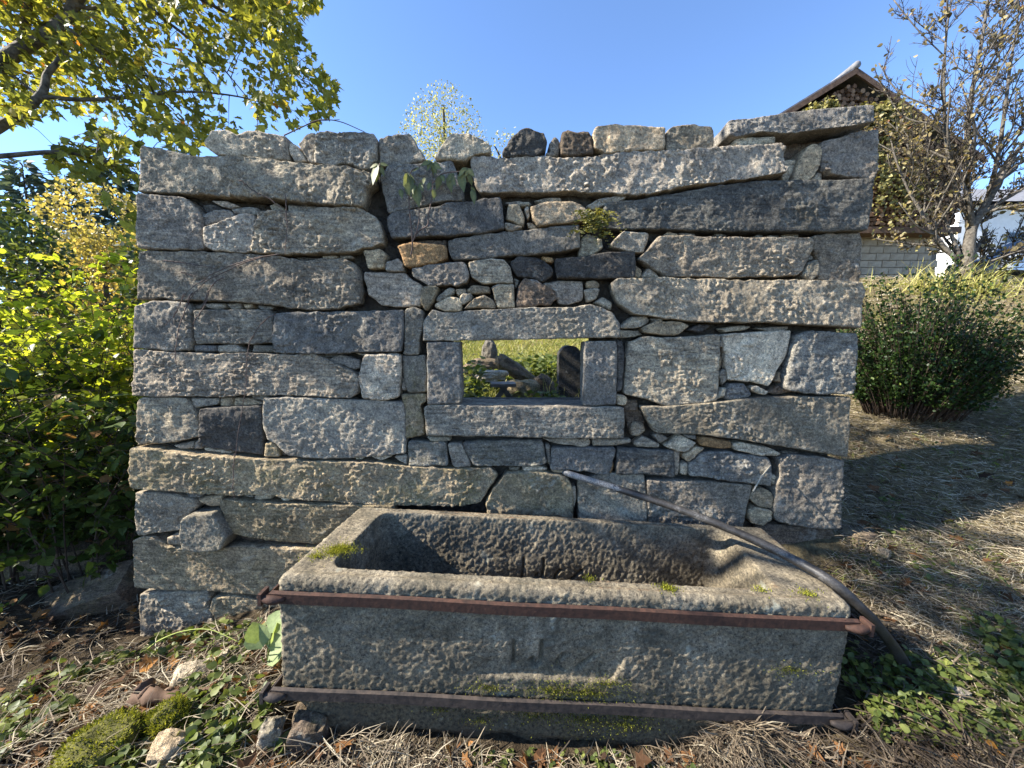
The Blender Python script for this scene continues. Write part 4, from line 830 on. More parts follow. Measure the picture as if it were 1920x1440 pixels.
up = [spline([fork + A(a), fork + A(b_), fork + A(c)], 20) for a, b_, c in (((.3, -.3, 1.5), (1.6, -.9, 2.6), (3.6, -1.2, 2.7)), ((.2, -.3, 1.2), (1.6, -.5, 2.0), (3.2, -.7, 2.3)), ((.6, -.6, 2.2), (1.8, -1.8, 2.8), (3.2, -2.4, 2.8)), ((.6, -.4, 2.4), (2.2, -.6, 3.4), (4.4, -.8, 3.6)), ((.2, -.2, .9), (1.2, -1.2, 1.6), (2.2, -2.0, 1.8)), ((.5, -.8, 1.8), (1.8, -2.0, 2.3), (3.0, -2.5, 2.2)), ((.6, -.6, 2.6), (2.4, -1.9, 3.4), (3.9, -2.3, 3.5)))]  # unseen boughs; last pair added to dapple the ground and trough at right
for S in up: tk.tube(S, np.linspace(.06, .012, 20), 6)
MASK = [(-200, -200), (620, -200), (600, 0), (560, 50), (585, 90), (610, 130), (632, 160), (628, 215), (560, 242), (500, 236), (440, 246), (395, 262), (370, 285), (330, 270), (300, 255), (250, 240), (200, 225), (120, 215), (60, 225), (-200, 260)]
MASK2 = [(85, 290), (110, 265), (160, 235), (215, 240), (262, 270), (275, 400), (262, 440), (225, 405), (185, 375), (150, 345), (110, 330)]
n = 26000; px, py = R.uniform(-60, 640, n), R.uniform(-120, 290, n); Y = R.uniform(3.05, 4.6, n); P = ats(px, py, Y)
k = in_poly(px, py, MASK) & (fbm(P / .3, 3, 71) - .02 - .0004 * np.clip(py, 0, 300) > .0); P1 = P[k][:7600]
n = 5000; px, py = R.uniform(80, 280, n), R.uniform(230, 440, n); P = ats(px, py, R.uniform(2.85, 3.25, n)); k = in_poly(px, py, MASK2) & (fbm(P / .14, 2, 72) > .05); P2 = P[k][:300]
PU = []                                                                 # the part of the crown above and in front, out of the picture, that dapples the wall
for S in up:
    c = S[R.integers(5, 20, 2600)] + R.normal(size=(2600, 3)) * A([.5, .5, .42]); PU.append(c)
PU = np.concatenate(PU); PU = PU[fbm(PU / .5, 2, 73) > .16]; 
LIT = [(at(px_, py_, YW), .125) for px_, py_ in ((590, 330), (650, 420), (460, 610), (680, 640), (440, 800), (290, 890), (700, 790), (1350, 560), (1290, 480), (1560, 680), (1230, 690), (1330, 770), (1500, 910), (1080, 620), (1180, 400), (1050, 740), (300, 560), (900, 440), (470, 860), (1000, 290), (1200, 260), (460, 265))]
LIT += [(A(p), r) for p, r in (((-.75, 1.45, .25), .3), ((-.45, 1.45, .12), .28), ((-.1, 1.45, .05), .2), ((-1.5, 1.25, -.1), .35), ((-.9, 1.6, .66), .2), ((1.2, 1.6, .55), .3), ((.15, 1.46, .13), .28), ((.4, 1.46, .12), .28), ((1.05, 1.85, .45), .25), ((.5, 2.08, .5), .2), ((.1, 2.08, .45), .15), ((1.0, 1.46, .1), .15), ((.1, 1.3, -.12), .25), ((1.8, 1.1, .1), .15), ((-2.2, 1.5, -.1), .25))]
sd = A(TO_SUN)
for q_, r_ in LIT:                                           # unseen crown opened along the sun's rays so chosen spots are lit
    w_ = PU - q_; w_ = w_ - (w_ @ sd)[:, None] * sd; PU = PU[np.linalg.norm(w_, axis=1) > r_]
ux, uy = project(PU); PU = PU[(uy < -30) & (PU[:, 1] > -1.2)]
tw = MB(); base_ = np.concatenate(lp_ + up)
def twig_net(P, frac, r=.0022, base_=None):
    for p in P[R.random(len(P)) < frac]:
        d = np.linalg.norm(base_ - p, axis=1); k = np.argmin(d + .25 * (base_[:, 2] < p[2] - .5)); a = base_[k]
        if d[k] < .42: m_ = (a + p) / 2 + A([0, 0, .12 * d[k]]) + R.normal(size=3) * .06 * d[k]; tw.tube(spline([a, m_, p], 6), np.linspace(r * 1.8, r * .7, 6), 3)
bl_, bu_ = np.concatenate(lp_), np.concatenate(up); twig_net(P1, .09, .0022, bl_); twig_net(P2, .12, .0022, bl_); twig_net(PU, .03, .0022, bu_)
tk.build('trunk', m_bark2, maple); tw.build('twigs', m_bark, maple)['kind'] = 'stuff'
P = np.concatenate([P1, P2, PU]); n = len(P); D = rdir(n) * .8 + A([.45, 0, -.7]); V, T, k = leaf_cloud(P, D, rdir(n, 1.2), R.uniform(.042, .085, n), MAPLE, 1.0)
part('crown', V, T, m_maple, maple, False, np.repeat(np.clip(R.normal(.5, .2, n) + .25 * fbm(P / .5, 2, 9), 0, 1) ** 1.1, k))

# ------------------------------------------------------------------ shrubs left of the wall
m_lime = mat_leaf('lime_green_leaves', [(0, (.09, .125, .015)), (.5, (.24, .28, .03)), (.9, (.42, .43, .06)), (1, (.45, .36, .06))], .62, .4, .2, (1.6, 1.55, .75)); m_deep = mat_leaf('deep_green_leaves', [(0, (.026, .042, .011)), (.5, (.062, .095, .02)), (.93, (.12, .155, .033)), (1, (.30, .16, .06))], .4, .5, .2)
m_twig = mat_plain('brown_twig', (.03, .02, .014), (.09, .06, .04), 40, .9, bmp=.002)
def shrub(name, cx, cy, rx_, ry_, hmin, hmax, stems, mat, size, label, lean=(0, 0), seed=0, grp='shrubs growing left of the wall'):
    rt = empty(name, gpt(cx, cy)); tag(rt, label, 'shrub', grp); st = MB(); P, D, N = [], [], []
    for k in range(stems):
        x, y = cx + R.uniform(-1, 1) * rx_, cy + R.uniform(-1, 1) * ry_; b0 = gpt(x, y, -.03); h = R.uniform(hmin, hmax); l = A([R.normal(lean[0], .28), R.normal(lean[1], .28), 0]) * h
        S = spline([b0, b0 + A([0, 0, h * .5]) + l * .25, b0 + A([0, 0, h]) + l], 16); st.tube(S, np.linspace(.008, .002, 16), 4)
        for q in range(int(h * 9)):
            i = R.integers(3, 16); a = R.uniform(0, 6.28); L = R.uniform(.12, .42); d = A([math.cos(a), math.sin(a), R.uniform(-.1, .9)]); E_ = S[i] + d * L + A([0, 0, -.1 * L]); tws = spline([S[i], S[i] + d * L * .5 + A([0, 0, .03]), E_], 6); st.tube(tws, np.linspace(.003, .0012, 6), 3)
            m_ = int(L / .038) + 1; t = R.uniform(.1, 1, m_)[:, None]; P.append(S[i] * (1 - t) + E_ * t); D.append(d + rdir(m_) * .9 + A([0, 0, -.25])); N.append(rdir(m_, 1.3))
        m_ = int(h / .05); t = R.uniform(.25, 1, m_); P.append(np.stack([np.interp(t, np.linspace(0, 1, 16), S[:, c]) for c in range(3)], 1)); D.append(rdir(m_) + A([0, 0, .1])); N.append(rdir(m_, 1.3))
    st.build('stems', m_twig, rt); P, D, N = map(np.concatenate, (P, D, N)); n = len(P); V, T, k = leaf_cloud(P, D, N, size * R.uniform(.35, 1.35, n), OVAL, R.uniform(.7, 1.3, n)); part('leaves', V, T, mat, rt, True, np.repeat(np.clip(R.normal(.5, .25, n), 0, 1), k)); return n
shrub('leafy_shrub', -5.0, 3.7, .8, .6, 1.7, 2.65, 44, m_lime, .068, 'tall sunlit shrub with round lime green leaves at the left edge')
shrub('leafy_shrub', -3.75, 3.4, .55, .5, 1.6, 2.55, 50, m_lime, .062, 'sunlit lime green shrub with upright shoots next to the wall')
shrub('leafy_shrub', -3.2, 2.75, .35, .3, .9, 1.75, 34, m_deep, .07, 'shaded dark green shrub touching the left end of the wall')
shrub('leafy_shrub', -4.15, 2.7, .6, .35, 1.0, 1.8, 40, m_deep, .075, 'shaded dark green shrub low at the left edge of the picture')
shrub('leafy_shrub', -5.4, 2.6, .5, .5, 1.1, 2.0, 20, m_deep, .075, 'shaded shrub mostly cut off by the left picture edge')

# ------------------------------------------------------------------ bare tree on the bank at right
TY = 7.8; tb = at(1815, 532, TY); btree = empty('bare_tree', tb); tag(btree, 'bare spreading tree with budded twigs on the bank at right', 'tree')
bt, bw, tips = MB(), MB(), []
def limb(S, r0, r1, lvl):
    (bt if lvl < 2 else bw).tube(S, np.linspace(r0, r1, len(S)), (9, 6, 4, 3)[lvl])
    if lvl == 3: tips.append(S[-1]); tips.append(S[len(S) // 2]); return
    L = np.linalg.norm(np.diff(S, axis=0), axis=1).sum(); cnt = min(int(L * (6, 11, 12)[lvl]) + 2, (15, 10, 6)[lvl])
    for k in range(cnt):
        u = R.uniform(.2, 1.0); i = min(len(S) - 2, int(u * (len(S) - 1))); d = S[i + 1] - S[i]; d /= np.linalg.norm(d); a = rdir(1)[0]; a -= d * a.dot(d); a /= np.linalg.norm(a) + 1e-9
        q = d * .65 + a * .8 + A([0, 0, .35]); q /= np.linalg.norm(q); l = L * (.42, .4, .5)[lvl] * R.uniform(.45, 1.1) * (1.15 - .5 * u)
        l = min(l, (1.7, .8, .32)[lvl]); E_ = S[i] + q * l + A([0, 0, .12 * l]); m_ = S[i] + q * l * .5 + R.normal(size=3) * .07 * l; rr = (r0 * (1 - u) + r1 * u)
        limb(spline([S[i], m_, E_], (10, 6, 4)[lvl]), max(rr * .55, .004), (.01, .005, .003)[lvl], lvl + 1)
for q, r0, r1 in (([(1815, 534), (1812, 500), (1816, 470), (1822, 430), (1838, 400), (1862, 360), (1895, 300), (1935, 250)], .17, .04), ([(1820, 440), (1815, 380), (1812, 300), (1818, 200), (1835, 110), (1850, 20), (1858, -60)], .09, .015),
                  ([(1812, 505), (1785, 478), (1755, 462), (1715, 458), (1668, 452)], .075, .015), ([(1795, 490), (1760, 450), (1735, 410), (1705, 360), (1680, 300), (1668, 250)], .06, .012), ([(1818, 410), (1790, 350), (1775, 270), (1770, 170), (1775, 60), (1790, -30)], .06, .012),
                  ([(1815, 510), (1850, 492), (1890, 478), (1940, 465), (2000, 440)], .06, .02), ([(1800, 480), (1775, 420), (1745, 360), (1740, 290), (1735, 220)], .05, .012), ([(1838, 400), (1880, 390), (1930, 380), (1990, 350)], .05, .015), ([(1850, 380), (1870, 300), (1885, 200), (1900, 90), (1930, -20)], .06, .012), ([(1805, 500), (1830, 510), (1870, 505), (1930, 500)], .03, .01)):
    yy = TY + R.uniform(-.9, .9) * np.linspace(0, 1, len(q)); limb(spline([at(x, y, Y) for (x, y), Y in zip(q, yy)], 22), r0 * .72, r1 * .72, 0)
bt.build('trunk', m_bark2, btree); bw.build('twigs', m_bark, btree)['kind'] = 'stuff'
tp_ = A(tips); n0 = len(tp_); P = tp_[R.random(n0) < 2900 / n0]; P = P + R.normal(size=P.shape) * .03; n = len(P)
m_bleaf = mat_leaf('withering_leaves', [(0, (.05, .04, .025)), (.4, (.15, .12, .06)), (.75, (.34, .27, .14)), (.9, (.40, .34, .16)), (1, (.26, .13, .07))], .4)
V, T, k = leaf_cloud(P, rdir(n, -.2), rdir(n, .4), R.uniform(.05, .1, n), OVAL, 1.0); part('leaves', V, T, m_bleaf, btree, True, np.repeat(np.clip(R.normal(.5, .25, n), 0, 1), k))

# ------------------------------------------------------------------ box bush right of the wall
m_box = mat_leaf('boxwood_leaves', [(0, (.008, .017, .005)), (.5, (.02, .042, .009)), (.85, (.042, .075, .014)), (1, (.12, .16, .03))], .22, .45, .2)
bc = at(1700, 815, 3.35); bx = empty('box_bush', gpt(bc[0], bc[1])); tag(bx, 'dense dark green box bush right of the wall', 'bush'); st = MB(); P, D = [], []; g0 = A(bx.location)
for k in range(620):
    a = R.uniform(0, 6.28); u = R.uniform(0, 1) ** .5; el = R.uniform(.12, 1.0); tip = g0 + A([math.cos(a) * u * .6 * (.55 + .6 * el), math.sin(a) * u * .6, el * (1.12 - .38 * u * u) * (1 + .16 * math.sin(a * 3 + 1)) + .04])
    rt_ = g0 + A([math.cos(a) * u * .3, math.sin(a) * u * .3, .02 + .35 * el * (1 - u)]); S = spline([rt_, (rt_ + tip) / 2 + A([0, 0, .05]), tip + A([math.cos(a) * .06, math.sin(a) * .05, .09]) * R.uniform(.3, 2.8)], 9); st.tube(S, np.linspace(.005, .0015, 9), 3)
    m_ = R.integers(34, 56); t = R.uniform(.45, 1.0, m_); q = np.stack([np.interp(t, np.linspace(0, 1, 9), S[:, c]) for c in range(3)], 1) + R.normal(size=(m_, 3)) * .022; P.append(q); D.append((S[-1] - S[0]) / np.linalg.norm(S[-1] - S[0]) * .8 + rdir(m_))
st.build('stems', m_twig, bx); P, D = np.concatenate(P), np.concatenate(D); n = len(P); V, T, k = leaf_cloud(P, D, rdir(n, .8), R.uniform(.018, .034, n), DIAM, 1.5); part('leaves', V, T, m_box, bx, True, np.repeat(np.clip(R.normal(.45, .25, n), 0, 1), k))
# ------------------------------------------------------------------ loose stones, post, trestle seen through the opening
_n = 18; _u = np.linspace(-1, 1, _n); _f = []
for ax in range(3):
    for s in (-1, 1):
        a, b_ = np.meshgrid(_u, _u, indexing='ij'); q = np.zeros((_n, _n, 3)); q[..., ax] = s; q[..., (ax + 1) % 3] = a; q[..., (ax + 2) % 3] = b_ * s; _f.append(q.reshape(-1, 3))
CUBE = np.concatenate(_f); CUBEF = np.concatenate([grid_faces(_n, _n, k * _n * _n) for k in range(6)])
def rotm(rx_, ry_, rz_):
    cx, sx_, cy, sy, cz, sz_ = math.cos(rx_), math.sin(rx_), math.cos(ry_), math.sin(ry_), math.cos(rz_), math.sin(rz_)
    return A([[cz, -sz_, 0], [sz_, cz, 0], [0, 0, 1]]) @ A([[cy, 0, sy], [0, 1, 0], [-sy, 0, cy]]) @ A([[1, 0, 0], [0, cx, -sx_], [0, sx_, cx]])
def rock_v(size, rot=(0, 0, 0), boxy=.5, seed=0, rough=.12):
    n = CUBE / np.linalg.norm(CUBE, axis=1)[:, None]; p = np.sign(CUBE) * np.abs(n) ** (1 - .75 * boxy); p /= np.abs(p).max() ; p = n * (1 - boxy) + (CUBE * .92 + n * .1) * boxy
    p = p * (1 + rough * fbm(n * 1.3 + seed * 7.1, 2, seed)[:, None]) + rough * .4 * np.stack([fbm(n * 4 + seed, 3, seed + k) for k in range(3)], 1)
    return (p * A(size) / 2) @ rotm(*rot).T
def rock(name, c, size, label, rot=(0, 0, 0), boxy=.5, seed=0, color='g', moss=0.0, mat=None, cat='stone', group=None, rough=.12):
    o = part(name, rock_v(size, rot, boxy, seed, rough) + A(c), CUBEF, mat or m_stone, color=(*COLS[color], moss)); tag(o, label, cat, group); return o
GB = 'things behind the wall opening'
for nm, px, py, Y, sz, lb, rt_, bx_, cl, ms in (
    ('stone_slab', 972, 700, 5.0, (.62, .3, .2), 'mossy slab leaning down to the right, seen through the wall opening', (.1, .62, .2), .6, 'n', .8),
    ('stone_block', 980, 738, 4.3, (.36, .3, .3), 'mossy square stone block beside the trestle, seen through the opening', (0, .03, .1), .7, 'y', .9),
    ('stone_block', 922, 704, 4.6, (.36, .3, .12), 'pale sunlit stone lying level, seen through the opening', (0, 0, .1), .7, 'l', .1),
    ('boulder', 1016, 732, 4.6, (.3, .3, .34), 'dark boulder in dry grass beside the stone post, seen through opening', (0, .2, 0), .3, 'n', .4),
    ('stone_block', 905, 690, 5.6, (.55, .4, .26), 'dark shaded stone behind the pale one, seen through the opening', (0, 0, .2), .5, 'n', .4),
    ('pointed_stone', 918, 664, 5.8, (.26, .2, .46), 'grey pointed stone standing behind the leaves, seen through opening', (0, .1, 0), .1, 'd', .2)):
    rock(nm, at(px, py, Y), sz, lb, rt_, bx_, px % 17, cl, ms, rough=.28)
pb = at(1067, 775, 4.2); w_ = .118; pr = [(-w_, -.4), (w_, -.4)] + [(w_ * math.cos(a), .53 + w_ * math.sin(a)) for a in np.linspace(0, math.pi, 13)]
pc = at(1067, 668, 4.2); V, Q, T = prism(pr, -.1, .13); V = V + A([pc[0], 4.2, pc[2] - .53]); V = V + .004 * np.stack([vn(V / .05, k) for k in range(3)], 1)
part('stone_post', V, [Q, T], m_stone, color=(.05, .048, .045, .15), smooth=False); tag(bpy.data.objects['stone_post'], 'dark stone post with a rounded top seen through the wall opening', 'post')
tr = empty('wooden_trestle', gpt(at(945, 740, 3.7)[0], 3.7)); tag(tr, 'small grey wooden trestle with crossed legs seen through the opening', 'trestle'); tc = at(944, 722, 3.7)
q = MB(); q.box((-.12, -.05, -.015), (.12, .2, .015), M=(rotm(0, 0, .1), tc)); q.build('top_board', m_wood, tr, False)
for s, y_ in ((-1, -.01), (1, .03)):
    q = MB(); q.box((-.024, -.012, -.4), (.024, .012, .02), M=(rotm(0, -s * .62, 0), tc + A([-s * .015, y_, -.02]))); q.build('leg', m_wood, tr, False)

# stones and roots in front, lower left
m_mrock = mat_plain('moss_covered_rock', (.03, .03, .010), (.12, .115, .022), 40, .95, bmp=.01)
def mossy(px, py, size, label, seed):
    c = atg(px, py); rt = empty('mossy_rock', c); tag(rt, label, 'rock', 'moss covered rocks in the lower left corner'); V = rock_v(size, (0, 0, seed), .25, seed, .2) + c + A([0, 0, size[2] * .1])
    part('rock', V, CUBEF, m_mrock, rt); k = R.integers(0, len(V), 5200); Pp = V[k] + R.normal(size=(len(k), 3)) * .006; d = (V[k] - c) / A(size); d /= np.linalg.norm(d, axis=1)[:, None]; s_ = d[:, 2] > -.1; Pp, d = Pp[s_], d[s_]; n = len(Pp)
    Vv, T, kk = leaf_cloud(Pp, d + rdir(n) * .6, rdir(n), R.uniform(.008, .017, n), BLADE, .3); part('moss', Vv, T, m_moss, rt, True, np.repeat(np.clip(R.normal(.5, .25, n), 0, 1), kk))['kind'] = 'stuff'
mossy(192, 1420, (.27, .24, .2), 'larger mossy green rock at the bottom of the lower left corner', 2); mossy(322, 1375, (.14, .16, .2), 'smaller upright mossy rock right of the larger mossy one', 4)
rock('white_stone', atg(362, 1278) + A([0, 0, .03]), (.15, .12, .11), 'pale angular stone lying in the weeds left of the trough', (.2, .35, .5), .6, 21, 'l', 0, rough=.2)
rock('white_stone', atg(415, 1246) + A([0, 0, .02]), (.1, .08, .08), 'smaller pale stone against the wall foot left of the trough', (.1, -.3, .2), .6, 22, 'l', 0, rough=.2)
rock('field_stone', atg(318, 1425) + A([0, 0, .02]), (.13, .12, .12), 'brown stone at the bottom edge right of the mossy rocks', (.1, .2, .3), .5, 23, 't', .1, rough=.2)
rock('field_stone', atg(505, 1400) + A([0, 0, .03]), (.09, .1, .2), 'grey upright stone wedged at the lower left corner of the trough', (.1, .35, .3), .5, 24, 'g', .4, rough=.25)
rock('field_stone', atg(548, 1415) + A([.03, .08, .0]), (.16, .18, .2), 'rough stone propping the broken left foot of the trough', (0, .1, .3), .5, 25, 'n', .4, rough=.25)
rock('fallen_slab', atg(140, 1150, 1.2) + A([0, .1, .02]), (.62, .32, .26), 'long fallen stone slab lying in leaf litter left of the wall', (.35, -.28, .25), .8, 26, 'n', .5)
rock('fallen_slab', atg(40, 1100, 1.2) + A([-.1, .3, .06]), (1.0, .5, .28), 'dark mossy slab at the left edge under the shrubs', (.1, -.1, .2), .75, 27, 'n', .7)
rock('field_stone', atg(1612, 1010) + A([.02, .05, -.02]), (.24, .2, .14), 'low earthy stone in the hay right of the wall end', (0, .1, .2), .4, 28, 'n', .5)
rock('field_stone', atg(1650, 1040) + A([0, -.02, .02]), (.08, .06, .06), 'small pinkish stone in the hay behind the pipe', (0, .4, .6), .6, 29, 't', 0)
rock('field_stone', atg(1790, 1330) + A([0, 0, .03]), (.07, .06, .15), 'narrow grey stone standing in the weeds at lower right', (0, .1, .2), .7, 30, 'g', 0)
rtw = empty('rotten_root', atg(320, 1325)); tag(rtw, 'rotten brown tree root lying left of the trough', 'root'); c = A(rtw.location); q = MB()
for a in (((-.16, .0, .03), (-.05, -.02, .07), (.08, .0, .05), (.2, .03, .05)), ((-.12, -.04, .0), (-.02, -.05, .02), (.1, -.03, .02)), ((-.14, .03, .08), (-.08, .0, .06), (.02, .02, .05))):
    S = spline([c + A(p) for p in a], 16); V, Q, T = tube(S, .03 * (1 + .35 * np.sin(np.arange(16) * 1.7)) * np.linspace(1.1, .6, 16), 10); V = V + .012 * np.stack([fbm(V / .03, 3, k + 5) for k in range(3)], 1); q.add(V, Q, T)
q.build('root_wood', m_brown, rtw)

# ------------------------------------------------------------------ plants growing on the wall
def wp(sh, x, y, off=.04): ox, oy, sc = CR[sh]; return at(ox + x / sc, oy + y / sc, YW - off)
CR['P'] = (680, 280, 6.545)
m_dry = mat_plain('dry_vine', (.05, .035, .028), (.17, .12, .10), 60, .9, bmp=.001); m_wilt = mat_leaf('drooping_leaves', [(0, (.05, .06, .03)), (.5, (.12, .14, .06)), (1, (.24, .24, .09))], .35)
vn_ = empty('dry_creeper', wp('A', 1090, 990)); tag(vn_, 'dry thin creeper stems clinging to the left half of the wall', 'creeper')
for q in ('A:1170,985 1000,1010 840,1060 700,1120 600,1180 500,1260 450,1350 400,1440', 'A:1150,990 960,1030 820,1095 650,1175 560,1260 500,1360 470,1440', 'A:760,1150 690,1210 640,1290 600,1400 590,1430', 'A:1215,560 1216,700 1222,800 1205,990', 'D:480,40 440,150 380,230 350,270', 'D:540,30 500,130 450,260 420,440 422,560', 'D:670,10 620,140 560,230 545,280',
          'D:1140,190 1060,230 1000,310 950,400 930,500 935,650 915,760 900,880 870,1020 855,1150 850,1220', 'A:880,450 1000,540 1100,590 1200,680', 'A:330,1030 500,1050 700,1085', 'G:845,40 830,280 845,360', 'A:460,1115 560,1145', 'A:1010,-20 1010,100'):
    sh, q = q.split(':'); S = spline([wp(sh, *map(float, p.split(',')), off=.03 + R.uniform(0, .012)) for p in q.split()], 22); S = S + R.normal(size=S.shape) * .002; V, Q, T = tube(S, np.linspace(.0032, .0016, 22), 4); part('stem', V, [Q, T], m_dry, vn_)
q = MB(); S = spline([wp('A', 1200, 130), wp('A', 1330, 70), wp('A', 1450, 20), wp('A', 1600, 30), wp('A', 1780, 105)], 20); q.tube(S, np.linspace(.004, .002, 20), 4); S = spline([wp('A', 1330, 70), wp('A', 1440, 30), wp('A', 1600, 15)], 12); q.tube(S, .0018, 3); tag(q.build('bramble_shoot', m_dry), 'thin dark arching bramble shoot above the wall top', 'twig')
pl = empty('wilted_plant', wp('P', 590, 1310)); tag(pl, 'spindly plant with drooping leaves rooted in the wall above the orange stone', 'plant')
for q in ('590,1310 610,1150 590,900 570,700 562,450 555,280', '605,1150 660,1020 690,880 690,700 660,500 640,430', '640,1050 720,980 800,930 805,800 850,600 860,420 850,150', '860,420 960,310 1100,280 1200,270 1290,230', '562,450 600,260 700,225'):
    S = spline([wp('P', *map(float, p.split(',')), off=.05) for p in q.split()], 18); V, Q, T = tube(S, np.linspace(.0042, .002, 18), 5); part('stem', V, [Q, T], m_dry, pl)
q = spline([wp('A', 1890, 480, .0), wp('A', 1888, 400, .05), wp('A', 1890, 330, .06)], 10); V, Q, T = tube(q, .003, 5); part('stem', V, [Q, T], m_dry, pl)
lf = [(555, 280, 530, 560), (555, 290, 515, 440), (565, 300, 640, 420), (560, 280, 575, 560), (640, 430, 690, 700), (640, 430, 610, 540), (700, 420, 740, 520), (720, 400, 690, 530), (850, 150, 880, 330), (850, 150, 780, 260), (850, 150, 700, 190), (850, 160, 910, 300), (860, 170, 960, 240), (700, 225, 590, 270), (870, 480, 880, 620), (960, 310, 900, 500), (970, 310, 1000, 390), (1060, 300, 1085, 530), (1080, 290, 1130, 450), (1120, 290, 1040, 400), (1200, 270, 1240, 520), (1240, 250, 1180, 330), (1290, 230, 1370, 330), (1290, 240, 1330, 420), (1300, 300, 1340, 450), (1340, 480, 1380, 670), (1330, 450, 1390, 560), (1290, 230, 1180, 270), (1300, 240, 1250, 340),
      (190, 180, 100, 420), (190, 180, 130, 300), (190, 175, 160, 400), (195, 180, 270, 330), (195, 175, 320, 190), (190, 180, 80, 220), (195, 180, 240, 260), (830, 400, 800, 500), (760, 340, 740, 420), (460, 480, 485, 600)]
lme = mesh('leaf', LANCE[0] * A([1.9, 1, 1.0]), LANCE[1], True, np.linspace(.2, .9, 8))
for x0_, y0_, x1_, y1_ in lf:
    a, b_ = wp('P', x0_, y0_, .055), wp('P', x1_, y1_, .055 + R.uniform(-.01, .04)); d = Vector(b_ - a); o = obj('leaf', lme, m_wilt, pl); o.location = A(a) - A(pl.location); o.scale = (d.length,) * 3
    nz = Vector((R.normal() * .5, -1, .3 + R.normal() * .3)); yv = d.normalized(); xv = yv.cross(nz).normalized(); zv = xv.cross(yv); from_rows = [(xv[i], yv[i], zv[i]) for i in range(3)]
    import mathutils; o.rotation_euler = mathutils.Matrix(from_rows).to_euler()
m_fern = mat_leaf('fern', [(0, (.06, .06, .015)), (.5, (.15, .15, .03)), (1, (.30, .26, .08))], .35); fc = at(1114, 425, YW - .02); fe = empty('fern_tuft', fc); tag(fe, 'small fern tuft in a joint above the lintel', 'fern')
for k in range(34):
    a = R.uniform(-2.6, 2.6); L = R.uniform(.06, .14); d = A([math.sin(a), -.6 - R.random() * .4, math.cos(a) * .9]); d /= np.linalg.norm(d); s0 = fc + R.normal(size=3) * A([.03, .005, .03]); S = spline([s0, s0 + d * L * .5 + A([0, 0, .02]), s0 + d * L + A([0, 0, -.03])], 9)
    Pp = np.repeat(S[1:], 2, 0); Dd = np.tile(A([[1, -.1, .2], [-1, -.1, .2]]), (8, 1)) + d * .5; V, T, kk = leaf_cloud(Pp, Dd, rdir(16, .2) + A([0, -1, 0]), np.repeat(np.linspace(.026, .008, 8), 2), DIAM, 1.3); part('frond', V, T, m_fern, fe, True, np.full(len(V), np.clip(R.normal(.5, .25), 0, 1)))
ST_ = MB(); ST_.tube([at(1445, 873, YW - .03), at(1428, 893, YW - .12), at(1412, 921, YW - .2)], .0045, 6); tag(ST_.build('pale_stick', mat_plain('pale_stick_wood', (.3, .27, .2), (.42, .38, .3), 30)), 'short pale stick poking out of a wall joint at right', 'stick')

# ------------------------------------------------------------------ ground cover
def scatter(n, r0, r1, a0, a1):
    r = np.exp(R.uniform(math.log(r0), math.log(r1), n)); a = np.radians(R.uniform(a0, a1, n)); x, y = r * np.cos(a), r * np.sin(a)
    k = ~((x > -1.02) & (x < 1.5) & (y > 1.42) & (y < 2.25)) & ~((x > -2.42) & (x < 2.02) & (y > 2.15) & (y < 2.75)); return x[k], y[k]
m_straw = mat_leaf('dry_straw', [(0, (.035, .026, .019)), (.35, (.12, .092, .064)), (.7, (.25, .205, .145)), (1, (.42, .37, .27))], .15, .7, .2)
m_weed = mat_leaf('weed_leaves', [(0, (.03, .05, .012)), (.5, (.09, .12, .028)), (1, (.20, .22, .06))], .4); m_litter = mat_leaf('dead_leaves', [(0, (.035, .02, .012)), (.5, (.12, .06, .028)), (.85, (.25, .12, .04)), (1, (.42, .2, .05))], .2, .8, .15)
m_grass = mat_leaf('lawn_grass', [(0, (.08, .11, .02)), (.5, (.20, .22, .05)), (1, (.40, .36, .13))], .35)
def straw_on(x, y, L0, L1, W, up, lift, mean, sd=.25):
    n = len(x); z = ground(x, y) + R.uniform(0, lift, n); a = R.uniform(0, 2 * math.pi, n); D = np.stack([np.cos(a), np.sin(a), R.normal(0, up, n)], 1); return blades(np.stack([x, y, z], 1), D, R.uniform(L0, L1, n), W * R.uniform(.6, 1.4, n)) + (np.clip(R.normal(mean, sd, n) + .25 * fbm(np.stack([x, y, 0 * x], 1) / .5, 2, 3), 0, 1),)
hay = MB()
x, y = scatter(40000, 1.15, 8.5, 5, 66); k = (x > 1.32 + .1 * vn(np.stack([x, y, y], 1) * 3, 2)); x, y = x[k], y[k]; V, T, kk, c = straw_on(x, y, .04, .16, .0038, .16, .05, .4, .28); hay.add(V, None, T, np.repeat(c, kk))
x, y = scatter(4500, 1.1, 2.2, 20, 62); k = (y < 1.44) | (x > 1.4); x, y = x[k], y[k]; V, T, kk, c = straw_on(x, y, .05, .2, .005, .3, .06, .3); hay.add(V, None, T, np.repeat(c, kk))
x, y = scatter(34000, 2.2, 6.5, 18, 52); k = x > 1.9; V, T, kk, c = straw_on(x[k], y[k], .03, .13, .0036, .12, .03, .82, .2); hay.add(V, None, T, np.repeat(c, kk))
x, y = scatter(9000, 1.15, 2.6, 12, 58); k = (x > 1.4) & (x < 2.7); V, T, kk, c = straw_on(x[k], y[k], .06, .22, .006, .3, .08, .16, .15); hay.add(V, None, T, np.repeat(c, kk))
mx, my, mz = atg(1390, 1405); n = 2600; x, y = R.normal(mx, .13, n), R.normal(my, .07, n); k = y < 1.45; x, y = x[k], y[k]; V, T, kk, c = straw_on(x, y, .05, .18, .0045, .35, .02, .38); V[:, 2] += np.repeat(.1 * np.exp(-((x - mx) / .14) ** 2 - ((y - my) / .09) ** 2), kk); hay.add(V, None, T, np.repeat(c, kk))
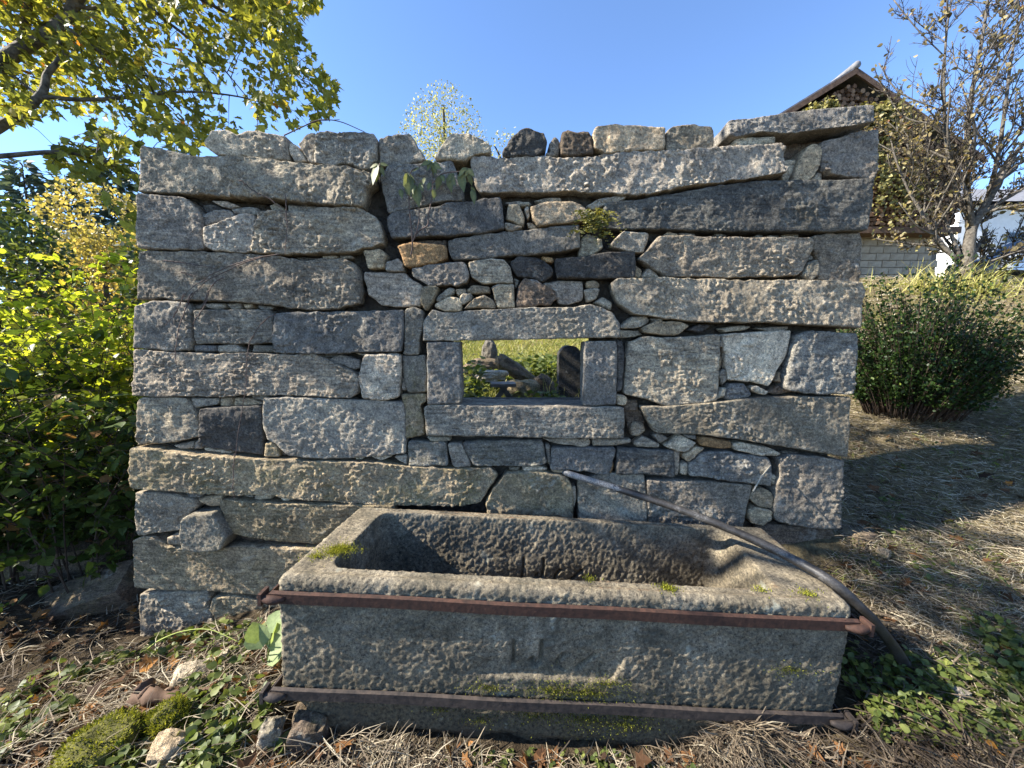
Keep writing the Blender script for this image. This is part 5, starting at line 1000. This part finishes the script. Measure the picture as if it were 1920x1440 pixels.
x = R.uniform(2.5, 14, 22000); y = R.uniform(4.0, 10, 22000); V, T, kk, c = straw_on(x, y, .08, .22, .009, .3, .02, .8); hay.add(V, None, T, np.repeat(c, kk))
tag(hay.build('dry_hay', m_straw), 'mown dry hay covering the bank at right', 'hay', kind='stuff')
lit = MB()
x, y = scatter(28000, 1.05, 5, 95, 178); V, T, kk, c = straw_on(x, y, .05, .2, .004, .22, .05, .5); lit.add(V, None, T, np.repeat(c, kk)); x, y = scatter(5000, 1.02, 1.6, 60, 115); k = y < 1.46; V, T, kk, c = straw_on(x[k], y[k], .03, .12, .004, .25, .03, .6); lit.add(V, None, T, np.repeat(c, kk))
tag(lit.build('straw_litter', m_straw), 'loose dry straw and stems among the weeds left of the trough', 'straw', kind='stuff')
dl = []; x, y = scatter(6500, 1.05, 4.5, 10, 178); k = (x < -.9) | (R.random(len(x)) < .5); x, y = x[k], y[k]; n = len(x); P = np.stack([x, y, ground(x, y) + R.uniform(.0, .04, n)], 1); V, T, kk = leaf_cloud(P, rdir(n) * A([1, 1, .3]), rdir(n, 1.6), R.uniform(.03, .085, n), MAPLE, 1.0)
tag(part('leaf_litter', V, T, m_litter, None, False, np.repeat(np.clip(R.normal(.4, .25, n), 0, 1), kk)), 'brown fallen leaves scattered over the ground', 'leaves', kind='stuff')
wd_ = MB()
def weeds(x, y, per, s0, s1, hgt, mean):
    n = len(x); base = np.stack([x, y, ground(x, y)], 1); h = R.uniform(.2, 1, n) * hgt; top = base + np.stack([R.normal(0, .02, n), R.normal(0, .02, n), h], 1); a0 = R.uniform(0, 6.28, n)
    for k in range(per):
        a = a0 + k * 6.283 / per + R.normal(0, .3, n); D = np.stack([np.cos(a), np.sin(a), R.normal(.15, .3, n)], 1); V, T, kk = leaf_cloud(top - A([0, 0, 1]) * (R.random(n) * .5 * h)[:, None], D, rdir(n, 1.6), R.uniform(s0, s1, n), OVAL, 1.25); wd_.add(V, None, T, np.repeat(np.clip(R.normal(mean, .22, n), 0, 1), kk))
pat = lambda x, y, th: fbm(np.stack([x, y, 0 * x], 1) / .3, 2, 15) > th
x, y = scatter(5200, 1.02, 3.2, 98, 178); k = pat(x, y, -.06) & (x < -.85); weeds(x[k], y[k], 4, .018, .05, .09, .55)
x, y = scatter(5200, 1.55, 2.9, 24, 52); k = pat(x, y, .05) & (y < 1.9) & (x > 1.45); weeds(x[k], y[k], 3, .018, .038, .12, .6)
x, y = scatter(1200, 1.4, 4.5, 8, 45); k = pat(x, y, .2); weeds(x[k], y[k], 3, .015, .035, .07, .4); x, y = scatter(1500, 1.05, 1.75, 40, 62); k = (y < 1.4) & pat(x, y, .0); weeds(x[k], y[k], 3, .012, .028, .06, .55)
x, y = scatter(500, 1.02, 1.5, 60, 100); k = y < 1.42; weeds(x[k], y[k], 4, .012, .028, .04, .55)
x = R.uniform(-.7, .5, 1500); y = R.uniform(3.0, 4.2, 1500); weeds(x, y, 4, .03, .07, .3, .7); x = R.uniform(-.75, -.3, 500); y = R.uniform(3.2, 4.0, 500); weeds(x, y, 4, .03, .08, .85, .75); x = R.uniform(-.6, .7, 900); y = R.uniform(5.2, 6.2, 900); weeds(x, y, 3, .04, .09, .4, .6)
tag(wd_.build('weeds', m_weed), 'low green weeds growing between straw and leaves', 'weeds', kind='stuff')
gr = MB(); x, y = scatter(16000, 1.9, 6.5, 18, 55); k = (x > 1.8) & pat(x, y, -.05); V, T, kk, c = straw_on(x[k], y[k], .03, .09, .0032, .6, .03, .3); gr.add(V, None, T, np.repeat(c, kk)); x = R.uniform(-.7, .8, 900); y = R.uniform(3.6, 5.2, 900); V, T, kk, c = straw_on(x, y, .15, .45, .008, 1.6, .02, .6); gr.add(V, None, T, np.repeat(c, kk)); x = R.uniform(-3, 4.5, 40000); y = R.uniform(4.3, 13, 40000); V, T, kk, c = straw_on(x, y, .1, .28, .012, .8, .02, .55); gr.add(V, None, T, np.repeat(c, kk)); 
x, y = R.normal(tb[0] - .5, .35, 900), R.normal(tb[1] - .2, .4, 900); V, T, kk, c = straw_on(x, y, .3, .75, .018, 1.2, .02, .8); gr.add(V, None, T, np.repeat(c, kk))
tag(gr.build('lawn_grass', m_grass), 'sunlit grass of the lawn rising behind the wall', 'grass', kind='stuff')
# single plants and leaves in front
bl = empty('broad_leaf_plant', atg(500, 1250)); tag(bl, 'pale green broad leaved plant squeezed between wall and trough', 'plant'); bme = mesh('leaf', OVAL[0] * A([1.5, 1, 1]), OVAL[1], True, np.linspace(.5, 1, 9)); m_bl = mat_leaf('broad_pale_leaves', [(0, (.12, .17, .06)), (1, (.26, .32, .14))], .4)
for px, py, L, ang in ((505, 1165, .11, .5), (490, 1195, .12, -.5), (508, 1200, .12, .2), (500, 1225, .12, .9), (480, 1185, .1, -1.0), (512, 1180, .1, 1.2)):
    o = obj('leaf', bme, m_bl, bl); o.location = at(px, py + 22, 1.72) - A(bl.location); o.scale = (L,) * 3; o.rotation_euler = (.95 + R.normal() * .2, R.normal() * .3, -ang)
q = MB()
for px, py in ((505, 1180), (490, 1210), (505, 1215), (500, 1235)): q.tube(spline([A(bl.location), (A(bl.location) + at(px, py + 22, 1.72)) / 2, at(px, py + 22, 1.72)], 6), .003, 5)
q.build('stalk', m_bl, bl)
q = MB(); S = spline([atg(270, 1222), at(300, 1200, 1.95), at(345, 1183, 1.93), at(395, 1181, 1.9), at(450, 1205, 1.85)], 24); q.tube(S, np.linspace(.004, .0015, 24), 5); m_stalk = mat_plain('green_stalk', (.20, .24, .05), (.30, .34, .09), 20); tag(q.build('grass_stalk', m_stalk), 'long green grass stalk arching in front of the wall foot', 'grass stalk')
olm = mesh('fallen_leaf', MAPLE[0] * A([1, 1, 2.2]), MAPLE[1], False, np.linspace(.7, 1, 15))
for px, py, s_, lb in ((262, 1262, .1, 'bright orange maple leaf lying on straw left of the pale stone'), (315, 1252, .07, 'small orange leaf right of the bright orange maple leaf'), (62, 1165, .09, 'brown fallen maple leaf beside the fallen slab'), (205, 1095, .08, 'tan leaf by the left foot of the wall'), (470, 1330, .08, 'orange brown leaf at the left end of the lower iron band'), (1655, 1295, .11, 'large curled brown leaf below the pipe end'), (1690, 1355, .08, 'tan curled leaf at lower right of the trough'), (870, 1412, .05, 'small pale leaf standing under the front of the trough'), (1030, 1432, .05, 'small red brown leaf at the bottom edge under the trough')):
    o = obj('fallen_leaf', olm, m_litter); c = atg(px, py); o.location = c + A([0, 0, .02]); o.scale = (s_,) * 3; o.rotation_euler = (R.normal() * .5 + .3, R.normal() * .4, R.uniform(0, 6)); tag(o, lb, 'leaf', 'single fallen leaves')
